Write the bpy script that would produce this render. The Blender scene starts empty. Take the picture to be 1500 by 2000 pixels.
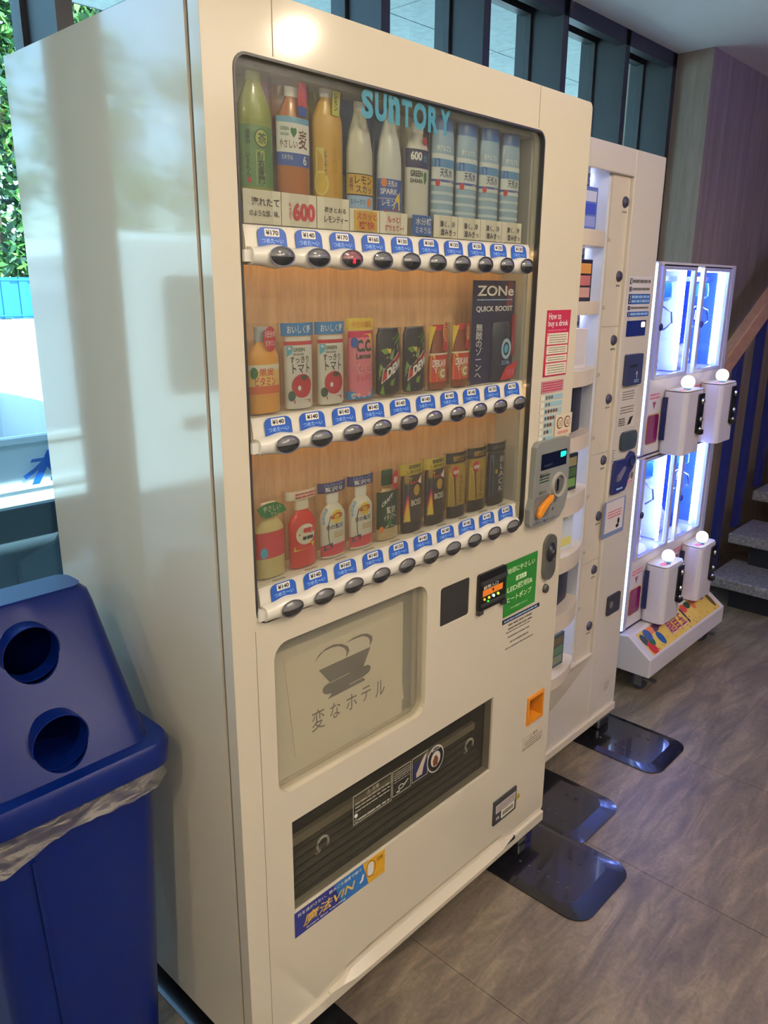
import bpy, math, random
from mathutils import Matrix, Vector
from mathutils.geometry import tessellate_polygon
random.seed(7)
SC = bpy.context.scene
COL = SC.collection
PI = math.pi

# ------------------------------------------------------------------ camera
cam = bpy.data.cameras.new('camera')
cam.sensor_fit = 'HORIZONTAL'; cam.sensor_width = 36.0
cam.lens = 36.0 * 1522.0 / 1500.0
cam.clip_start = 0.02; cam.clip_end = 300
cam_o = bpy.data.objects.new('camera', cam); COL.objects.link(cam_o)
RM = Matrix(((0.684373, 0.199090, -0.701425), (-0.729110, 0.194370, -0.656216), (0.005689, 0.960512, 0.278180)))
cam_o.matrix_world = Matrix.Translation((-0.644, -0.92, 1.45694)) @ RM.to_4x4()
SC.camera = cam_o

# ------------------------------------------------------------------ colour management
SC.view_settings.view_transform = 'Standard'
SC.view_settings.look = 'None'
SC.view_settings.gamma = 1.0
SC.view_settings.use_curve_mapping = False
SC.view_settings.exposure = 0.0

# ------------------------------------------------------------------ sky and sun
W = bpy.data.worlds.new('sky'); SC.world = W; W.use_nodes = True
nt = W.node_tree; nt.nodes.clear()
sky = nt.nodes.new('ShaderNodeTexSky'); sky.sky_type = 'NISHITA'; sky.sun_disc = False
sky.sun_elevation = math.radians(52); sky.sun_rotation = math.radians(170)
bg = nt.nodes.new('ShaderNodeBackground'); bg.inputs['Strength'].default_value = 2.4
wo = nt.nodes.new('ShaderNodeOutputWorld')
hz_ = nt.nodes.new('ShaderNodeMixRGB'); hz_.inputs[0].default_value = .6; hz_.inputs[2].default_value = (1.0, 1.03, 1.06, 1)   # thin bright haze over the whole sky
nt.links.new(sky.outputs[0], hz_.inputs[1]); nt.links.new(hz_.outputs[0], bg.inputs['Color']); nt.links.new(bg.outputs[0], wo.inputs['Surface'])
sun = bpy.data.lights.new('sun', 'SUN'); sun.energy = 28.0; sun.angle = 0.01; sun.color = (1.0, .95, .86)
sun_o = bpy.data.objects.new('sun', sun); COL.objects.link(sun_o)
sun_o.rotation_euler = Vector((0.25, -0.62, 1.0)).to_track_quat('Z', 'Y').to_euler()

# ------------------------------------------------------------------ material helpers
def lin(c):
    return tuple((v/255/12.92 if v/255 <= .04045 else ((v/255+.055)/1.055)**2.4) for v in c) + (1.0,)
MATS = {}
def mat(name, col=(200,200,200), rough=.5, metal=0.0, coat=0.0, emit=None, estr=0.0, alpha=1.0, spec=.5, vary=0.0, vscale=20.0, bump=0.0, bscale=200.0, trans=0.0):
    if name in MATS: return MATS[name]
    m = bpy.data.materials.new(name); m.use_nodes = True; MATS[name] = m
    n = m.node_tree.nodes; l = m.node_tree.links; b = n['Principled BSDF']
    b.inputs['Base Color'].default_value = lin(col); b.inputs['Roughness'].default_value = rough
    b.inputs['Metallic'].default_value = metal; b.inputs['Coat Weight'].default_value = coat
    b.inputs['Specular IOR Level'].default_value = spec; b.inputs['Coat Roughness'].default_value = .05
    b.inputs['Alpha'].default_value = alpha; b.inputs['Transmission Weight'].default_value = trans
    if emit: b.inputs['Emission Color'].default_value = lin(emit); b.inputs['Emission Strength'].default_value = estr
    if vary or bump:
        tc = n.new('ShaderNodeTexCoord')
    if vary:
        t = n.new('ShaderNodeTexNoise'); t.inputs['Scale'].default_value = vscale; t.inputs['Detail'].default_value = 4
        r = n.new('ShaderNodeMixRGB'); c = lin(col)
        r.inputs[1].default_value = tuple(v*(1-vary) for v in c[:3]) + (1,); r.inputs[2].default_value = tuple(min(1, v*(1+vary)) for v in c[:3]) + (1,)
        l.new(tc.outputs['Object'], t.inputs['Vector']); l.new(t.outputs['Fac'], r.inputs[0]); l.new(r.outputs[0], b.inputs['Base Color'])
    if bump:
        t = n.new('ShaderNodeTexNoise'); t.inputs['Scale'].default_value = bscale; t.inputs['Detail'].default_value = 3
        u = n.new('ShaderNodeBump'); u.inputs['Strength'].default_value = bump; u.inputs['Distance'].default_value = .002
        l.new(tc.outputs['Object'], t.inputs['Vector']); l.new(t.outputs['Fac'], u.inputs['Height']); l.new(u.outputs[0], b.inputs['Normal'])
    return m
def sheet_glass(name, tint, gloss=.1, rough=.02, haze=0.0, hazecol=(255,255,255), ior=1.45):
    """thin clear sheet: see-through with a fresnel gloss, the same for every ray"""
    if name in MATS: return MATS[name]
    m = bpy.data.materials.new(name); m.use_nodes = True; MATS[name] = m
    n = m.node_tree.nodes; l = m.node_tree.links; n.clear()
    o = n.new('ShaderNodeOutputMaterial'); tr = n.new('ShaderNodeBsdfTransparent'); tr.inputs[0].default_value = lin(tint)
    g = n.new('ShaderNodeBsdfGlossy'); g.inputs['Roughness'].default_value = rough
    f = n.new('ShaderNodeFresnel'); gm_ = n.new('ShaderNodeNewGeometry')
    ma = n.new('ShaderNodeMath'); ma.operation = 'MULTIPLY_ADD'; ma.inputs[1].default_value = -2; ma.inputs[2].default_value = 1
    pw = n.new('ShaderNodeMath'); pw.operation = 'POWER'; pw.inputs[0].default_value = ior
    l.new(gm_.outputs['Backfacing'], ma.inputs[0]); l.new(ma.outputs[0], pw.inputs[1]); l.new(pw.outputs[0], f.inputs['IOR'])
    mx = n.new('ShaderNodeMixShader'); l.new(f.outputs[0], mx.inputs[0]); l.new(tr.outputs[0], mx.inputs[1]); l.new(g.outputs[0], mx.inputs[2])
    last = mx
    if haze:
        d = n.new('ShaderNodeBsdfDiffuse'); d.inputs[0].default_value = lin(hazecol)
        m2 = n.new('ShaderNodeMixShader'); m2.inputs[0].default_value = haze
        l.new(mx.outputs[0], m2.inputs[1]); l.new(d.outputs[0], m2.inputs[2]); last = m2
    l.new(last.outputs[0], o.inputs[0]); return m
def wood(name, c1, c2, scale=(14, 14, 1.2), rough=.5, ring=3.0):
    if name in MATS: return MATS[name]
    m = bpy.data.materials.new(name); m.use_nodes = True; MATS[name] = m
    n = m.node_tree.nodes; l = m.node_tree.links; b = n['Principled BSDF']; b.inputs['Roughness'].default_value = rough
    g = n.new('ShaderNodeNewGeometry'); mp = n.new('ShaderNodeMapping'); mp.inputs['Scale'].default_value = scale
    t = n.new('ShaderNodeTexNoise'); t.inputs['Scale'].default_value = ring; t.inputs['Detail'].default_value = 8; t.inputs['Distortion'].default_value = .6
    t2 = n.new('ShaderNodeTexNoise'); t2.inputs['Scale'].default_value = ring*7; t2.inputs['Detail'].default_value = 4
    ad = n.new('ShaderNodeMixRGB'); ad.inputs[0].default_value = .4
    r = n.new('ShaderNodeValToRGB'); r.color_ramp.elements[0].position = .32; r.color_ramp.elements[1].position = .68
    r.color_ramp.elements[0].color = lin(c1); r.color_ramp.elements[1].color = lin(c2)
    l.new(g.outputs['Position'], mp.inputs[0]); l.new(mp.outputs[0], t.inputs['Vector']); l.new(mp.outputs[0], t2.inputs['Vector'])
    l.new(t.outputs['Fac'], ad.inputs[1]); l.new(t2.outputs['Fac'], ad.inputs[2]); l.new(ad.outputs[0], r.inputs[0]); l.new(r.outputs[0], b.inputs['Base Color'])
    return m
def stone(name, base, light, dark, mscale, rough=.45, vein=.62, nscale=2.2):
    m = bpy.data.materials.new(name); m.use_nodes = True; MATS[name] = m
    n = m.node_tree.nodes; l = m.node_tree.links; b = n['Principled BSDF']; b.inputs['Roughness'].default_value = rough
    g = n.new('ShaderNodeNewGeometry'); mp = n.new('ShaderNodeMapping'); mp.inputs['Scale'].default_value = mscale; mp.inputs['Rotation'].default_value = (0, 0, .22)
    t = n.new('ShaderNodeTexNoise'); t.inputs['Scale'].default_value = nscale; t.inputs['Detail'].default_value = 9; t.inputs['Roughness'].default_value = .66; t.inputs['Distortion'].default_value = .9
    r = n.new('ShaderNodeValToRGB'); e = r.color_ramp.elements
    e[0].position = .34; e[0].color = lin(dark); e[1].position = .5; e[1].color = lin(base)
    x = e.new(vein); x.color = lin(light)
    t2 = n.new('ShaderNodeTexNoise'); t2.inputs['Scale'].default_value = 90; t2.inputs['Detail'].default_value = 3
    mx = n.new('ShaderNodeMixRGB'); mx.blend_type = 'OVERLAY'; mx.inputs[0].default_value = .28
    l.new(g.outputs['Position'], mp.inputs[0]); l.new(mp.outputs[0], t.inputs['Vector']); l.new(g.outputs['Position'], t2.inputs['Vector'])
    l.new(t.outputs['Fac'], r.inputs[0]); l.new(r.outputs[0], mx.inputs[1]); l.new(t2.outputs['Fac'], mx.inputs[2]); l.new(mx.outputs[0], b.inputs['Base Color'])
    bu = n.new('ShaderNodeBump'); bu.inputs['Strength'].default_value = .12; bu.inputs['Distance'].default_value = .003
    l.new(t2.outputs['Fac'], bu.inputs['Height']); l.new(bu.outputs[0], b.inputs['Normal'])
    return m

# ------------------------------------------------------------------ mesh helpers
class MB:
    def __init__(s): s.v = []; s.f = []; s.smooth = []
    def add(s, vs, fs, sm=False):
        o = len(s.v); s.v += [tuple(p) for p in vs]
        s.f += [tuple(i+o for i in f) for f in fs]; s.smooth += [sm]*len(fs); return s
    def box(s, x0, x1, y0, y1, z0, z1):
        v = [(x, y, z) for x in (x0, x1) for y in (y0, y1) for z in (z0, z1)]
        return s.add(v, [(0,1,3,2), (4,6,7,5), (0,4,5,1), (2,3,7,6), (0,2,6,4), (1,5,7,3)])
    def bar(s, p, q, w, h, up=(0,0,1)):
        p = Vector(p); q = Vector(q); d = (q-p).normalized(); u = Vector(up); r = d.cross(u).normalized(); u = r.cross(d)
        v = [tuple(a + r*i*w/2 + u*j*h/2) for a in (p, q) for i, j in ((-1,-1), (1,-1), (1,1), (-1,1))]
        return s.add(v, [(0,1,2,3), (7,6,5,4), (0,4,5,1), (1,5,6,2), (2,6,7,3), (3,7,4,0)])
    def prism(s, loop, axis, a, b, holes=()):
        """2D loop (u,v) with holes extruded along axis between a and b"""
        def P(u, v, w): return (u, w, v) if axis == 'y' else ((w, u, v) if axis == 'x' else (u, v, w))
        loops = [list(loop)] + [list(h) for h in holes]
        flat = [p for lp in loops for p in lp]
        tri = tessellate_polygon([[Vector((p[0], p[1], 0)) for p in lp] for lp in loops])
        n = len(flat); o = [P(u, v, a) for u, v in flat] + [P(u, v, b) for u, v in flat]
        fs = [tuple(t) for t in tri] + [tuple(i+n for i in reversed(t)) for t in tri]
        k = 0
        for lp in loops:
            m = len(lp)
            for i in range(m):
                j = (i+1) % m; fs.append((k+i, k+j, k+j+n, k+i+n))
            k += m
        return s.add(o, fs)
    def lathe(s, prof, seg=20, c=(0,0,0), axis='z', a0=0.0, a1=2*PI, sx=1.0, sy=1.0, sm=True, flip=False):
        full = abs(a1-a0-2*PI) < 1e-6; ns = seg if full else seg+1; vs = []
        for r, h in prof:
            for i in range(ns):
                a = a0 + (a1-a0)*i/seg; u = r*math.cos(a)*sx; w = r*math.sin(a)*sy
                p = (u, w, h) if axis == 'z' else ((u, h, w) if axis == 'y' else (h, u, w))
                vs.append((p[0]+c[0], p[1]+c[1], p[2]+c[2]))
        fs = []
        for k in range(len(prof)-1):
            for i in range(seg):
                j = (i+1) % ns
                fs.append((k*ns+i, k*ns+j, (k+1)*ns+j, (k+1)*ns+i))
        return s.add(vs, fs, sm)
    def tube(s, pts, r, seg=8):
        pts = [Vector(p) for p in pts]; vs = []; n = len(pts)
        for i, p in enumerate(pts):
            d = (pts[min(i+1, n-1)] - pts[max(i-1, 0)]).normalized()
            u = Vector((0,0,1)) if abs(d.z) < .9 else Vector((1,0,0)); a = d.cross(u).normalized(); b = a.cross(d)
            for k in range(seg):
                t = 2*PI*k/seg; vs.append(tuple(p + a*math.cos(t)*r + b*math.sin(t)*r))
        fs = [(i*seg+k, i*seg+(k+1) % seg, (i+1)*seg+(k+1) % seg, (i+1)*seg+k) for i in range(n-1) for k in range(seg)]
        fs += [tuple(range(seg)), tuple(range((n-1)*seg, n*seg))]
        return s.add(vs, fs, True)
    def sphere(s, c, r, seg=16, ring=10, sc=(1,1,1)):
        prof = [(max(1e-5, math.sin(PI*i/ring)), -math.cos(PI*i/ring)) for i in range(ring+1)]
        vs = [(c[0]+p*math.cos(2*PI*k/seg)*r*sc[0], c[1]+p*math.sin(2*PI*k/seg)*r*sc[1], c[2]+h*r*sc[2]) for p, h in prof for k in range(seg)]
        fs = [(i*seg+k, i*seg+(k+1) % seg, (i+1)*seg+(k+1) % seg, (i+1)*seg+k) for i in range(ring) for k in range(seg)]
        return s.add(vs, fs, True)
    def mesh(s, name, material):
        me = bpy.data.meshes.new(name); me.from_pydata(s.v, [], s.f); me.validate(); me.update()
        sm = s.smooth if len(s.smooth) == len(me.polygons) else None
        for i, p in enumerate(me.polygons): p.use_smooth = bool(sm[i]) if sm else False
        if material: me.materials.append(material)
        import bmesh
        b = bmesh.new(); b.from_mesh(me); bmesh.ops.recalc_face_normals(b, faces=b.faces); b.to_mesh(me); b.free()
        if any(s.smooth): me.set_sharp_from_angle(angle=.75)
        return me
def obj(name, mb, material, parent=None, loc=None, bevel=0.0, bseg=2):
    me = mb if isinstance(mb, bpy.types.Mesh) else mb.mesh(name, material)
    o = bpy.data.objects.new(name, me); COL.objects.link(o)
    if loc is not None: o.location = loc
    if parent is not None: o.parent = parent
    if bevel:
        md = o.modifiers.new('bevel', 'BEVEL'); md.width = bevel; md.segments = bseg; md.limit_method = 'ANGLE'; md.angle_limit = .6
        md.harden_normals = False
    return o
def tag(o, label=None, cat=None, group=None, kind=None):
    if label: o['label'] = label
    if cat: o['category'] = cat
    if group: o['group'] = group
    if kind: o['kind'] = kind
    return o
def thing(name, label, cat, loc=(0,0,0), rz=0.0, group=None):
    o = bpy.data.objects.new(name, None); COL.objects.link(o); o.location = loc; o.rotation_euler = (0, 0, rz); o.empty_display_size = .05
    return tag(o, label, cat, group)
def copy_tree(o, parent=None, loc=None, label=None):
    c = o.copy(); COL.objects.link(c); c.parent = parent
    if loc is not None: c.location = loc
    if label: c['label'] = label
    for ch in list(o.children): copy_tree(ch, c)
    return c
def rrect(x0, x1, z0, z1, r, n=5):
    pts = []
    for cx, cz, a in ((x1-r, z0+r, -PI/2), (x1-r, z1-r, 0), (x0+r, z1-r, PI/2), (x0+r, z0+r, PI)):
        for i in range(n+1):
            t = a + PI/2*i/n; pts.append((cx+r*math.cos(t), cz+r*math.sin(t)))
    return pts
def ellipse(cx, cz, a, b, n=24): return [(cx+a*math.cos(2*PI*i/n), cz+b*math.sin(2*PI*i/n)) for i in range(n)]
def rect(x0, x1, z0, z1): return [(x0, z0), (x1, z0), (x1, z1), (x0, z1)]
def decal(name, loop, y, material, parent, th=.0006, holes=()):
    """thin flat piece on a front plane, facing -y"""
    return obj(name, MB().prism(loop, 'y', y, y-th, holes), material, parent)
_tc = {}
def text_mesh(body, bold=0.0, shear=0.0, vertical=False, res=2):
    res = max(res, 2)
    if any(ord(c) < 128 for c in body): res = 4
    if any(ord(c) > 0x2fff for c in body): bold = min(bold, .014)
    k = (body, bold, shear, vertical, res)
    if k in _tc: return _tc[k]
    cu = bpy.data.curves.new('lettering', 'FONT'); cu.body = '\n'.join(body) if vertical else body
    cu.size = 1.0; cu.offset = bold; cu.shear = shear; cu.resolution_u = res; cu.align_x = 'CENTER' if vertical else 'LEFT'
    if vertical: cu.space_line = .92
    o = bpy.data.objects.new('lettering', cu); COL.objects.link(o)
    dg = bpy.context.evaluated_depsgraph_get(); dg.update()
    me = bpy.data.meshes.new_from_object(o.evaluated_get(dg)); bpy.data.objects.remove(o); bpy.data.curves.remove(cu)
    vs = [tuple(v.co) for v in me.vertices]; fs = [tuple(p.vertices) for p in me.polygons]; bpy.data.meshes.remove(me)
    xs = [v[0] for v in vs]; ys = [v[1] for v in vs]
    a, b, c, d = min(xs), max(xs), min(ys), max(ys)
    _tc[k] = ([((v[0]-a)/(b-a), (v[1]-c)/(d-c)) for v in vs], fs); return _tc[k]
def text(body, x0, x1, z0, z1, y, material, parent, name='lettering', bold=.012, shear=0.0, vertical=False, bend=None, res=2, skew=0.0, frame=None):
    """flat printed lettering fitted into a box on a front plane (or bent round a vertical cylinder)"""
    uv, fs = text_mesh(body, bold, shear, vertical, res); vs = []
    for u, v in uv:
        x = x0 + (x1-x0)*u; z = z0 + (z1-z0)*v + skew*(x-x0)
        if bend:
            cx, cy, r, sy = bend; a = (x-cx)/r; vs.append((cx+r*math.sin(a), cy-r*math.cos(a)*sy, z))
        elif frame:
            o, ex, ez = frame; p = Vector(o)+Vector(ex)*x+Vector(ez)*z; vs.append(tuple(p))
        else: vs.append((x, y, z))
    me = bpy.data.meshes.new(name); me.from_pydata(vs, [], fs); me.update(); me.materials.append(material)
    return obj(name, me, None, parent)
def print_lines(x0, x1, z0, z1, n, y, material, parent, seed=1, name='print', h=.45, bend=None):
    """rows of tiny unreadable print, as dashes"""
    rnd = random.Random(seed); mb = MB(); st = (z1-z0)/n
    for i in range(n):
        z = z1 - (i+.5)*st; x = x0
        while x < x1 - st*.4:
            w = min(rnd.uniform(.5, 2.4)*st, x1-x); mb.prism(rect(x, x+w, z-st*h/2, z+st*h/2), 'y', y, y-.0003); x += w + st*rnd.uniform(.15, .4)
    return obj(name, mb, material, parent)

# ------------------------------------------------------------------ common materials
M_IVORY = mat('ivory enamel', (219,209,188), .10, coat=.6, vary=.02, vscale=3)
M_IVORY2 = mat('ivory panel', (212,201,184), .22, coat=.3)
M_GREY = mat('warm grey plastic', (150,148,142), .35)
M_DKGREY = mat('dark grey plastic', (58,58,58), .35)
M_BLACK = mat('black plastic', (22,22,24), .3)
M_WHITE = mat('white plastic', (225,222,214), .3, coat=.2)
M_CHROME = mat('bright steel', (200,200,200), .18, metal=1.0)
M_STEEL = mat('brushed steel', (160,162,165), .35, metal=1.0)
P_WHITE = mat('white print', (232,230,224), .5)
P_BLACK = mat('black print', (30,30,32), .5)
P_GREY = mat('grey print', (110,106,100), .5)
P_RED = mat('red print', (196,40,48), .5)
P_NAVY = mat('navy print', (28,34,84), .5)
P_BLUE = mat('blue print', (38,84,170), .45)
P_LBLUE = mat('pale blue print', (150,185,225), .5)
P_GREEN = mat('green print', (40,120,60), .5)
P_DGREEN = mat('dark green print', (30,70,45), .5)
P_YELLOW = mat('yellow print', (225,195,60), .5)
P_ORANGE = mat('orange print', (225,130,40), .5)
P_PINK = mat('pink print', (220,110,140), .5)
P_CREAM = mat('cream print', (226,218,196), .5)
P_BROWN = mat('brown print', (110,60,30), .5)
P_GOLD = mat('gold print', (190,150,60), .4)
P_PURPLE = mat('purple print', (70,50,120), .5)
P_CYAN = mat('cyan print', (80,170,205), .5)
# ------------------------------------------------------------------ the room
CEIL = 2.43
WY, GY, PITCH = .75, .90, .466
M_TILE = stone('grey brown stone tile', (114,103,89), (148,134,112), (92,83,74), (1.1, 5.0, 1.0), rough=.40, vein=.70, nscale=3.4)
M_GROUT = mat('dark grout', (62,58,54), .8)
M_CEIL = mat('white ceiling paint', (238,234,230), .9, vary=.01)
M_LAM = wood('greige wood laminate', (132,116,102), (164,148,132), (9, 9, .5), .5)
M_LAMD = wood('dark wood laminate', (84,72,66), (110,98,90), (9, 9, .5), .5)
M_FIN = mat('anthracite window frame', (50,50,54), .45)
M_SOFF = mat('pale speckled soffit board', (176,188,186), .8, vary=.28, vscale=26, bump=.5, bscale=30)
M_GLASS = sheet_glass('tinted window glass', (210,235,243))

flo = obj('floor', MB().box(-4.3, 6.6, -3.2, .95, -.12, -.004), M_GROUT); tag(flo, kind='structure')
tile_w, tile_d = .575, 1.15
tm = MB().box(.0008, tile_w-.0008, .0008, tile_d-.0008, -.02, 0).mesh('tile', M_TILE)
for i in range(-9, 11):
    for j in range(-3, 1):
        x = .475 + tile_w*i; y = .16 - tile_d + tile_d*(j+1)
        if x+tile_w > 6.7 or x < -4.8: continue
        t = obj('tile', tm, None, flo); t.location = (x, y, 0)
cl = obj('ceiling', MB().box(-4.3, 6.6, -3.2, WY, CEIL, CEIL+.15).box(2.985, 6.6, WY, 1.0, CEIL, CEIL+.15), M_CEIL); tag(cl, kind='structure')
wr = obj('wall_stair', MB().box(2.985, 6.6, .591, 1.0, 0, CEIL), M_LAM); tag(wr, kind='structure')
wb = obj('wall_back', MB().box(-4.3, 6.6, -3.3, -3.2, 0, CEIL), mat('off white wall paint', (206,200,192), .8)); tag(wb, kind='structure')
wl = obj('wall_left', MB().box(-4.4, -4.3, -3.3, .95, 0, CEIL), MATS['off white wall paint']); tag(wl, kind='structure')
wf = obj('wall_right', MB().box(6.6, 6.7, -3.3, 1.0, 0, CEIL), M_LAMD); tag(wf, kind='structure')
# window front: deep fins at a regular pitch, a pane and a slim frame in each bay
fins = [.222 + PITCH*k for k in range(-9, 6)] + [2.985]
fin_m = MB().box(-.036, 0, WY, GY+.05, 0, 2.455).mesh('mullion', M_FIN)
hd = obj('trim_1', MB().box(-4.3, 2.985, WY, WY+.04, 2.375, CEIL+.15).box(-4.3, 2.985, WY+.04, GY+.05, 2.455, 2.58), M_FIN); tag(hd, kind='structure')
for i, r in enumerate(fins):
    l = fins[i-1] if i else -4.3
    w = obj('window_%d' % (i+1), MB().box(l, r-.036, GY-.004, GY+.004, .06, 2.41), M_GLASS); tag(w, kind='structure')
    f = obj('mullion', fin_m, None, w); f.location = (r, 0, 0)
    fr = MB().box(l, r-.036, GY-.02, GY+.02, 2.40, 2.455).box(l, r-.036, GY-.03, GY+.03, 0, .07)
    fr.box(l, l+.012, GY-.02, GY+.02, .07, 2.40).box(r-.048, r-.036, GY-.02, GY+.02, .07, 2.40)
    obj('window_frame', fr, M_FIN, w)
# recessed downlights out of view: one read from a glint, others added for brightness
M_LAMP = mat('warm lamp lens', (255,240,215), .5, emit=(255,226,184), estr=14.0)
def downlight(x, y, e=16.0, col=(1.0, .83, .60), label=None):
    t = thing('downlight', label or 'unseen round recessed ceiling downlight with a white trim ring', 'ceiling light', (x, y, CEIL), group='recessed ceiling downlights')
    obj('trim_ring', MB().lathe([(.045, 0), (.07, 0), (.07, -.006), (.048, -.008), (.045, 0)], 24), M_WHITE, t)
    obj('lens', MB().lathe([(.0001, -.004), (.045, -.004)], 24), M_LAMP, t)
    ld = bpy.data.lights.new('downlight lamp', 'SPOT'); ld.energy = e; ld.color = col; ld.spot_size = 3.05; ld.spot_blend = .35; ld.shadow_soft_size = .03
    lo = bpy.data.objects.new('downlight_lamp', ld); COL.objects.link(lo); lo.parent = t; lo.location = (0, 0, -.02)
    return t
for x, y in ((1.65, -1.72), (-.25, -1.72), (-2.2, -1.72), (.75, -1.0), (-1.3, -1.0), (-3.2, -.8)):
    downlight(x, y, 33.0)

lt = thing('added_led_bar', 'slim blue LED bar added out of view along the ceiling', 'ceiling light', (3.0, -1.0, CEIL-.045))  # blue bar added out of view to tint the floor and stairs
obj('bar', MB().tube([(-.5, 0, 0), (.5, 0, 0)], .018, 10), mat('blue led bar', (120,120,255), .4, emit=(92,84,255), estr=46), lt)
obj('mount', MB().box(-.52, .52, -.012, .012, .018, .045), M_WHITE, lt)
# standing uplighters added out of view to brighten the ceiling
def uplighter(x, y, e, label):
    t = thing('added_uplighter', label, 'added floor lamp', (x, y, 0))
    obj('base', MB().lathe([(.0001, 0), (.15, 0), (.15, .015), (.02, .03)], 28), M_DKGREY, t); obj('pole', MB().lathe([(.014, .025), (.014, 1.70)], 12), M_DKGREY, t)
    obj('lamp_shade', MB().lathe([(.02, 1.68), (.09, 1.72), (.15, 1.80), (.16, 1.84), (.145, 1.80), (.08, 1.735), (.02, 1.70)], 28), M_WHITE, t)
    obj('bulb', MB().sphere((0, 0, 1.775), .035, 14, 10), M_LAMP, t)
    ld = bpy.data.lights.new('uplighter lamp', 'SPOT'); ld.energy = e; ld.color = (1.0, .90, .80); ld.spot_size = 2.5; ld.spot_blend = .6; ld.shadow_soft_size = .05
    lo = bpy.data.objects.new('added_uplight', ld); COL.objects.link(lo); lo.parent = t; lo.location = (0, 0, 1.815); lo.rotation_euler = (PI, 0, 0)
uplighter(1.3, -2.7, 260.0, 'slim uplighter added out of view by the back wall across from the goods machine')
uplighter(-1.6, -2.7, 200.0, 'slim uplighter added out of view by the back wall across from the recycling bin')
# ------------------------------------------------------------------ outdoors
M_ROAD = mat('sunlit concrete yard', (190,188,182), .9, vary=.06, vscale=1.5)
gr = obj('ground', MB().box(-60, 90, .95, 120, -.3, -.12), M_ROAD); tag(gr, kind='structure')
# canopy boards over the walkway outside the windows
so = obj('trim_2', MB().box(.6, 9, .95, 2.95, 2.706, 2.9), mat('soffit backing', (60,66,66), .8)); tag(so, kind='structure')
sm_ = MB().box(.004, .896, .004, .486, 2.70, 2.712).mesh('soffit_panel', M_SOFF)
for i in range(0, 9):
    for j in range(4):
        p = obj('soffit_panel', sm_, None, so); p.location = (.6+.9*i, .96+.49*j, 0)
ol = obj('outdoor_downlight', MB().lathe([(.0001, -.004), (.05, -.004), (.065, 0), (.065, .01)], 20, c=(1.55, 1.75, 2.70)), mat('outdoor lamp', (255,255,250), .5, emit=(240,250,255), estr=5))
tag(ol, 'round white downlight in the pale boards of the canopy outside', 'ceiling light')
# blue slatted fence across the yard
M_FENCE = mat('blue fence sheet', (24,104,176), .6)
FY = 33.0
fence = thing('boundary_fence', 'blue ribbed boundary fence along the far side of the yard', 'fence', (0, FY, -.12))
obj('base_wall', MB().box(-40, 40, -.1, .1, 0, .18), mat('fence base', (170,190,200), .8), fence)
obj('rail', MB().box(-40, 40, -.06, -.02, .30, .36).box(-40, 40, -.06, -.02, 1.72, 1.78), M_FENCE, fence)
sl = MB().box(-.178, .178, -.03, .03, .22, 1.85).mesh('slat', M_FENCE)
for i in range(130):
    x = 5 + .36*i if i < 60 else -5 - .36*(i-60)
    s = obj('slat', sl, None, fence); s.location = (x, (.05 if i % 2 else 0), 0)
sgn = obj('notice_board', MB().box(15.35, 16.6, FY-.10, FY-.062, .72, 1.30), mat('white board', (240,240,240), .5))
tag(sgn, 'white rectangular notice board hung on the blue fence', 'sign')
# trees behind the fence
G1 = [mat('leaf a', (70,118,44), .55), mat('leaf b', (42,84,40), .55), mat('leaf c', (112,148,60), .55), mat('leaf d', (24,56,36), .6)]
M_BARK = mat('bark', (90,74,60), .9)
def tree(x, y, h, rad, n, seed, label, leaf=.5, low=1.6):
    rnd = random.Random(seed)
    t = thing('tree', label, 'tree', (x, y, -.12))
    mb = MB(); mb.tube([(0, 0, 0), (.1, 0, h*.3), (-.1, .1, h*.7)], .22, 8)
    for k in range(6):
        a = rnd.uniform(0, 2*PI); z = rnd.uniform(.25, .6)*h
        mb.tube([(0, 0, z), (math.cos(a)*rad*.4, math.sin(a)*rad*.4, z+.12*h), (math.cos(a)*rad*.7, math.sin(a)*rad*.6, z+.2*h)], .07, 5)
    obj('trunk', mb, M_BARK, t)
    cl = [(rnd.gauss(0, rad*.5), rnd.gauss(0, rad*.3), rnd.uniform(low, h)) for _ in range(46)]
    bufs = [MB() for _ in G1]
    for i in range(n):
        c = rnd.choice(cl); p = Vector((c[0]+rnd.gauss(0, .75), c[1]+rnd.gauss(0, .6), c[2]+rnd.gauss(0, .6)))
        if p.z < low*.7 or abs(p.x) > 3.0 or abs(p.y) > 2.6: continue
        d = Vector((rnd.gauss(0, 1), rnd.gauss(0, .6), rnd.gauss(-.5, .6))).normalized(); u = Vector((rnd.gauss(0, .6), -.6+rnd.gauss(0, .6), .8)); r = d.cross(u).normalized()
        L = leaf*rnd.uniform(.6, 1.3); w = L*.24
        k = rnd.choices((0, 1, 2, 3), (4, 4, 2, 3))[0]
        b = bufs[k]; o = len(b.v)
        b.v += [tuple(p), tuple(p+d*L*.45+r*w), tuple(p+d*L), tuple(p+d*L*.45-r*w)]; b.f.append((o, o+1, o+2, o+3)); b.smooth.append(False)
    for b, m in zip(bufs, G1): tag(obj('foliage', b, m, t), kind='stuff')
    return t
kinds = ['tall leafy green tree standing behind the blue fence']
spots = [(7.6, 37), (14.4, 37), (21.2, 37), (28.0, 37), (-6.4, 37), (-13.2, 37), (-20.0, 37), (-26.8, 37), (.7, 37)]
for i, (x, y) in enumerate(spots):
    tg = tree(x, y, 13.5+1.5*(i % 3), 3.4, 15000 if 10 < x < 26 else 5000, 50+i, kinds[0], low=2.0); tg['group'] = 'trees behind the blue fence'

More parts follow.
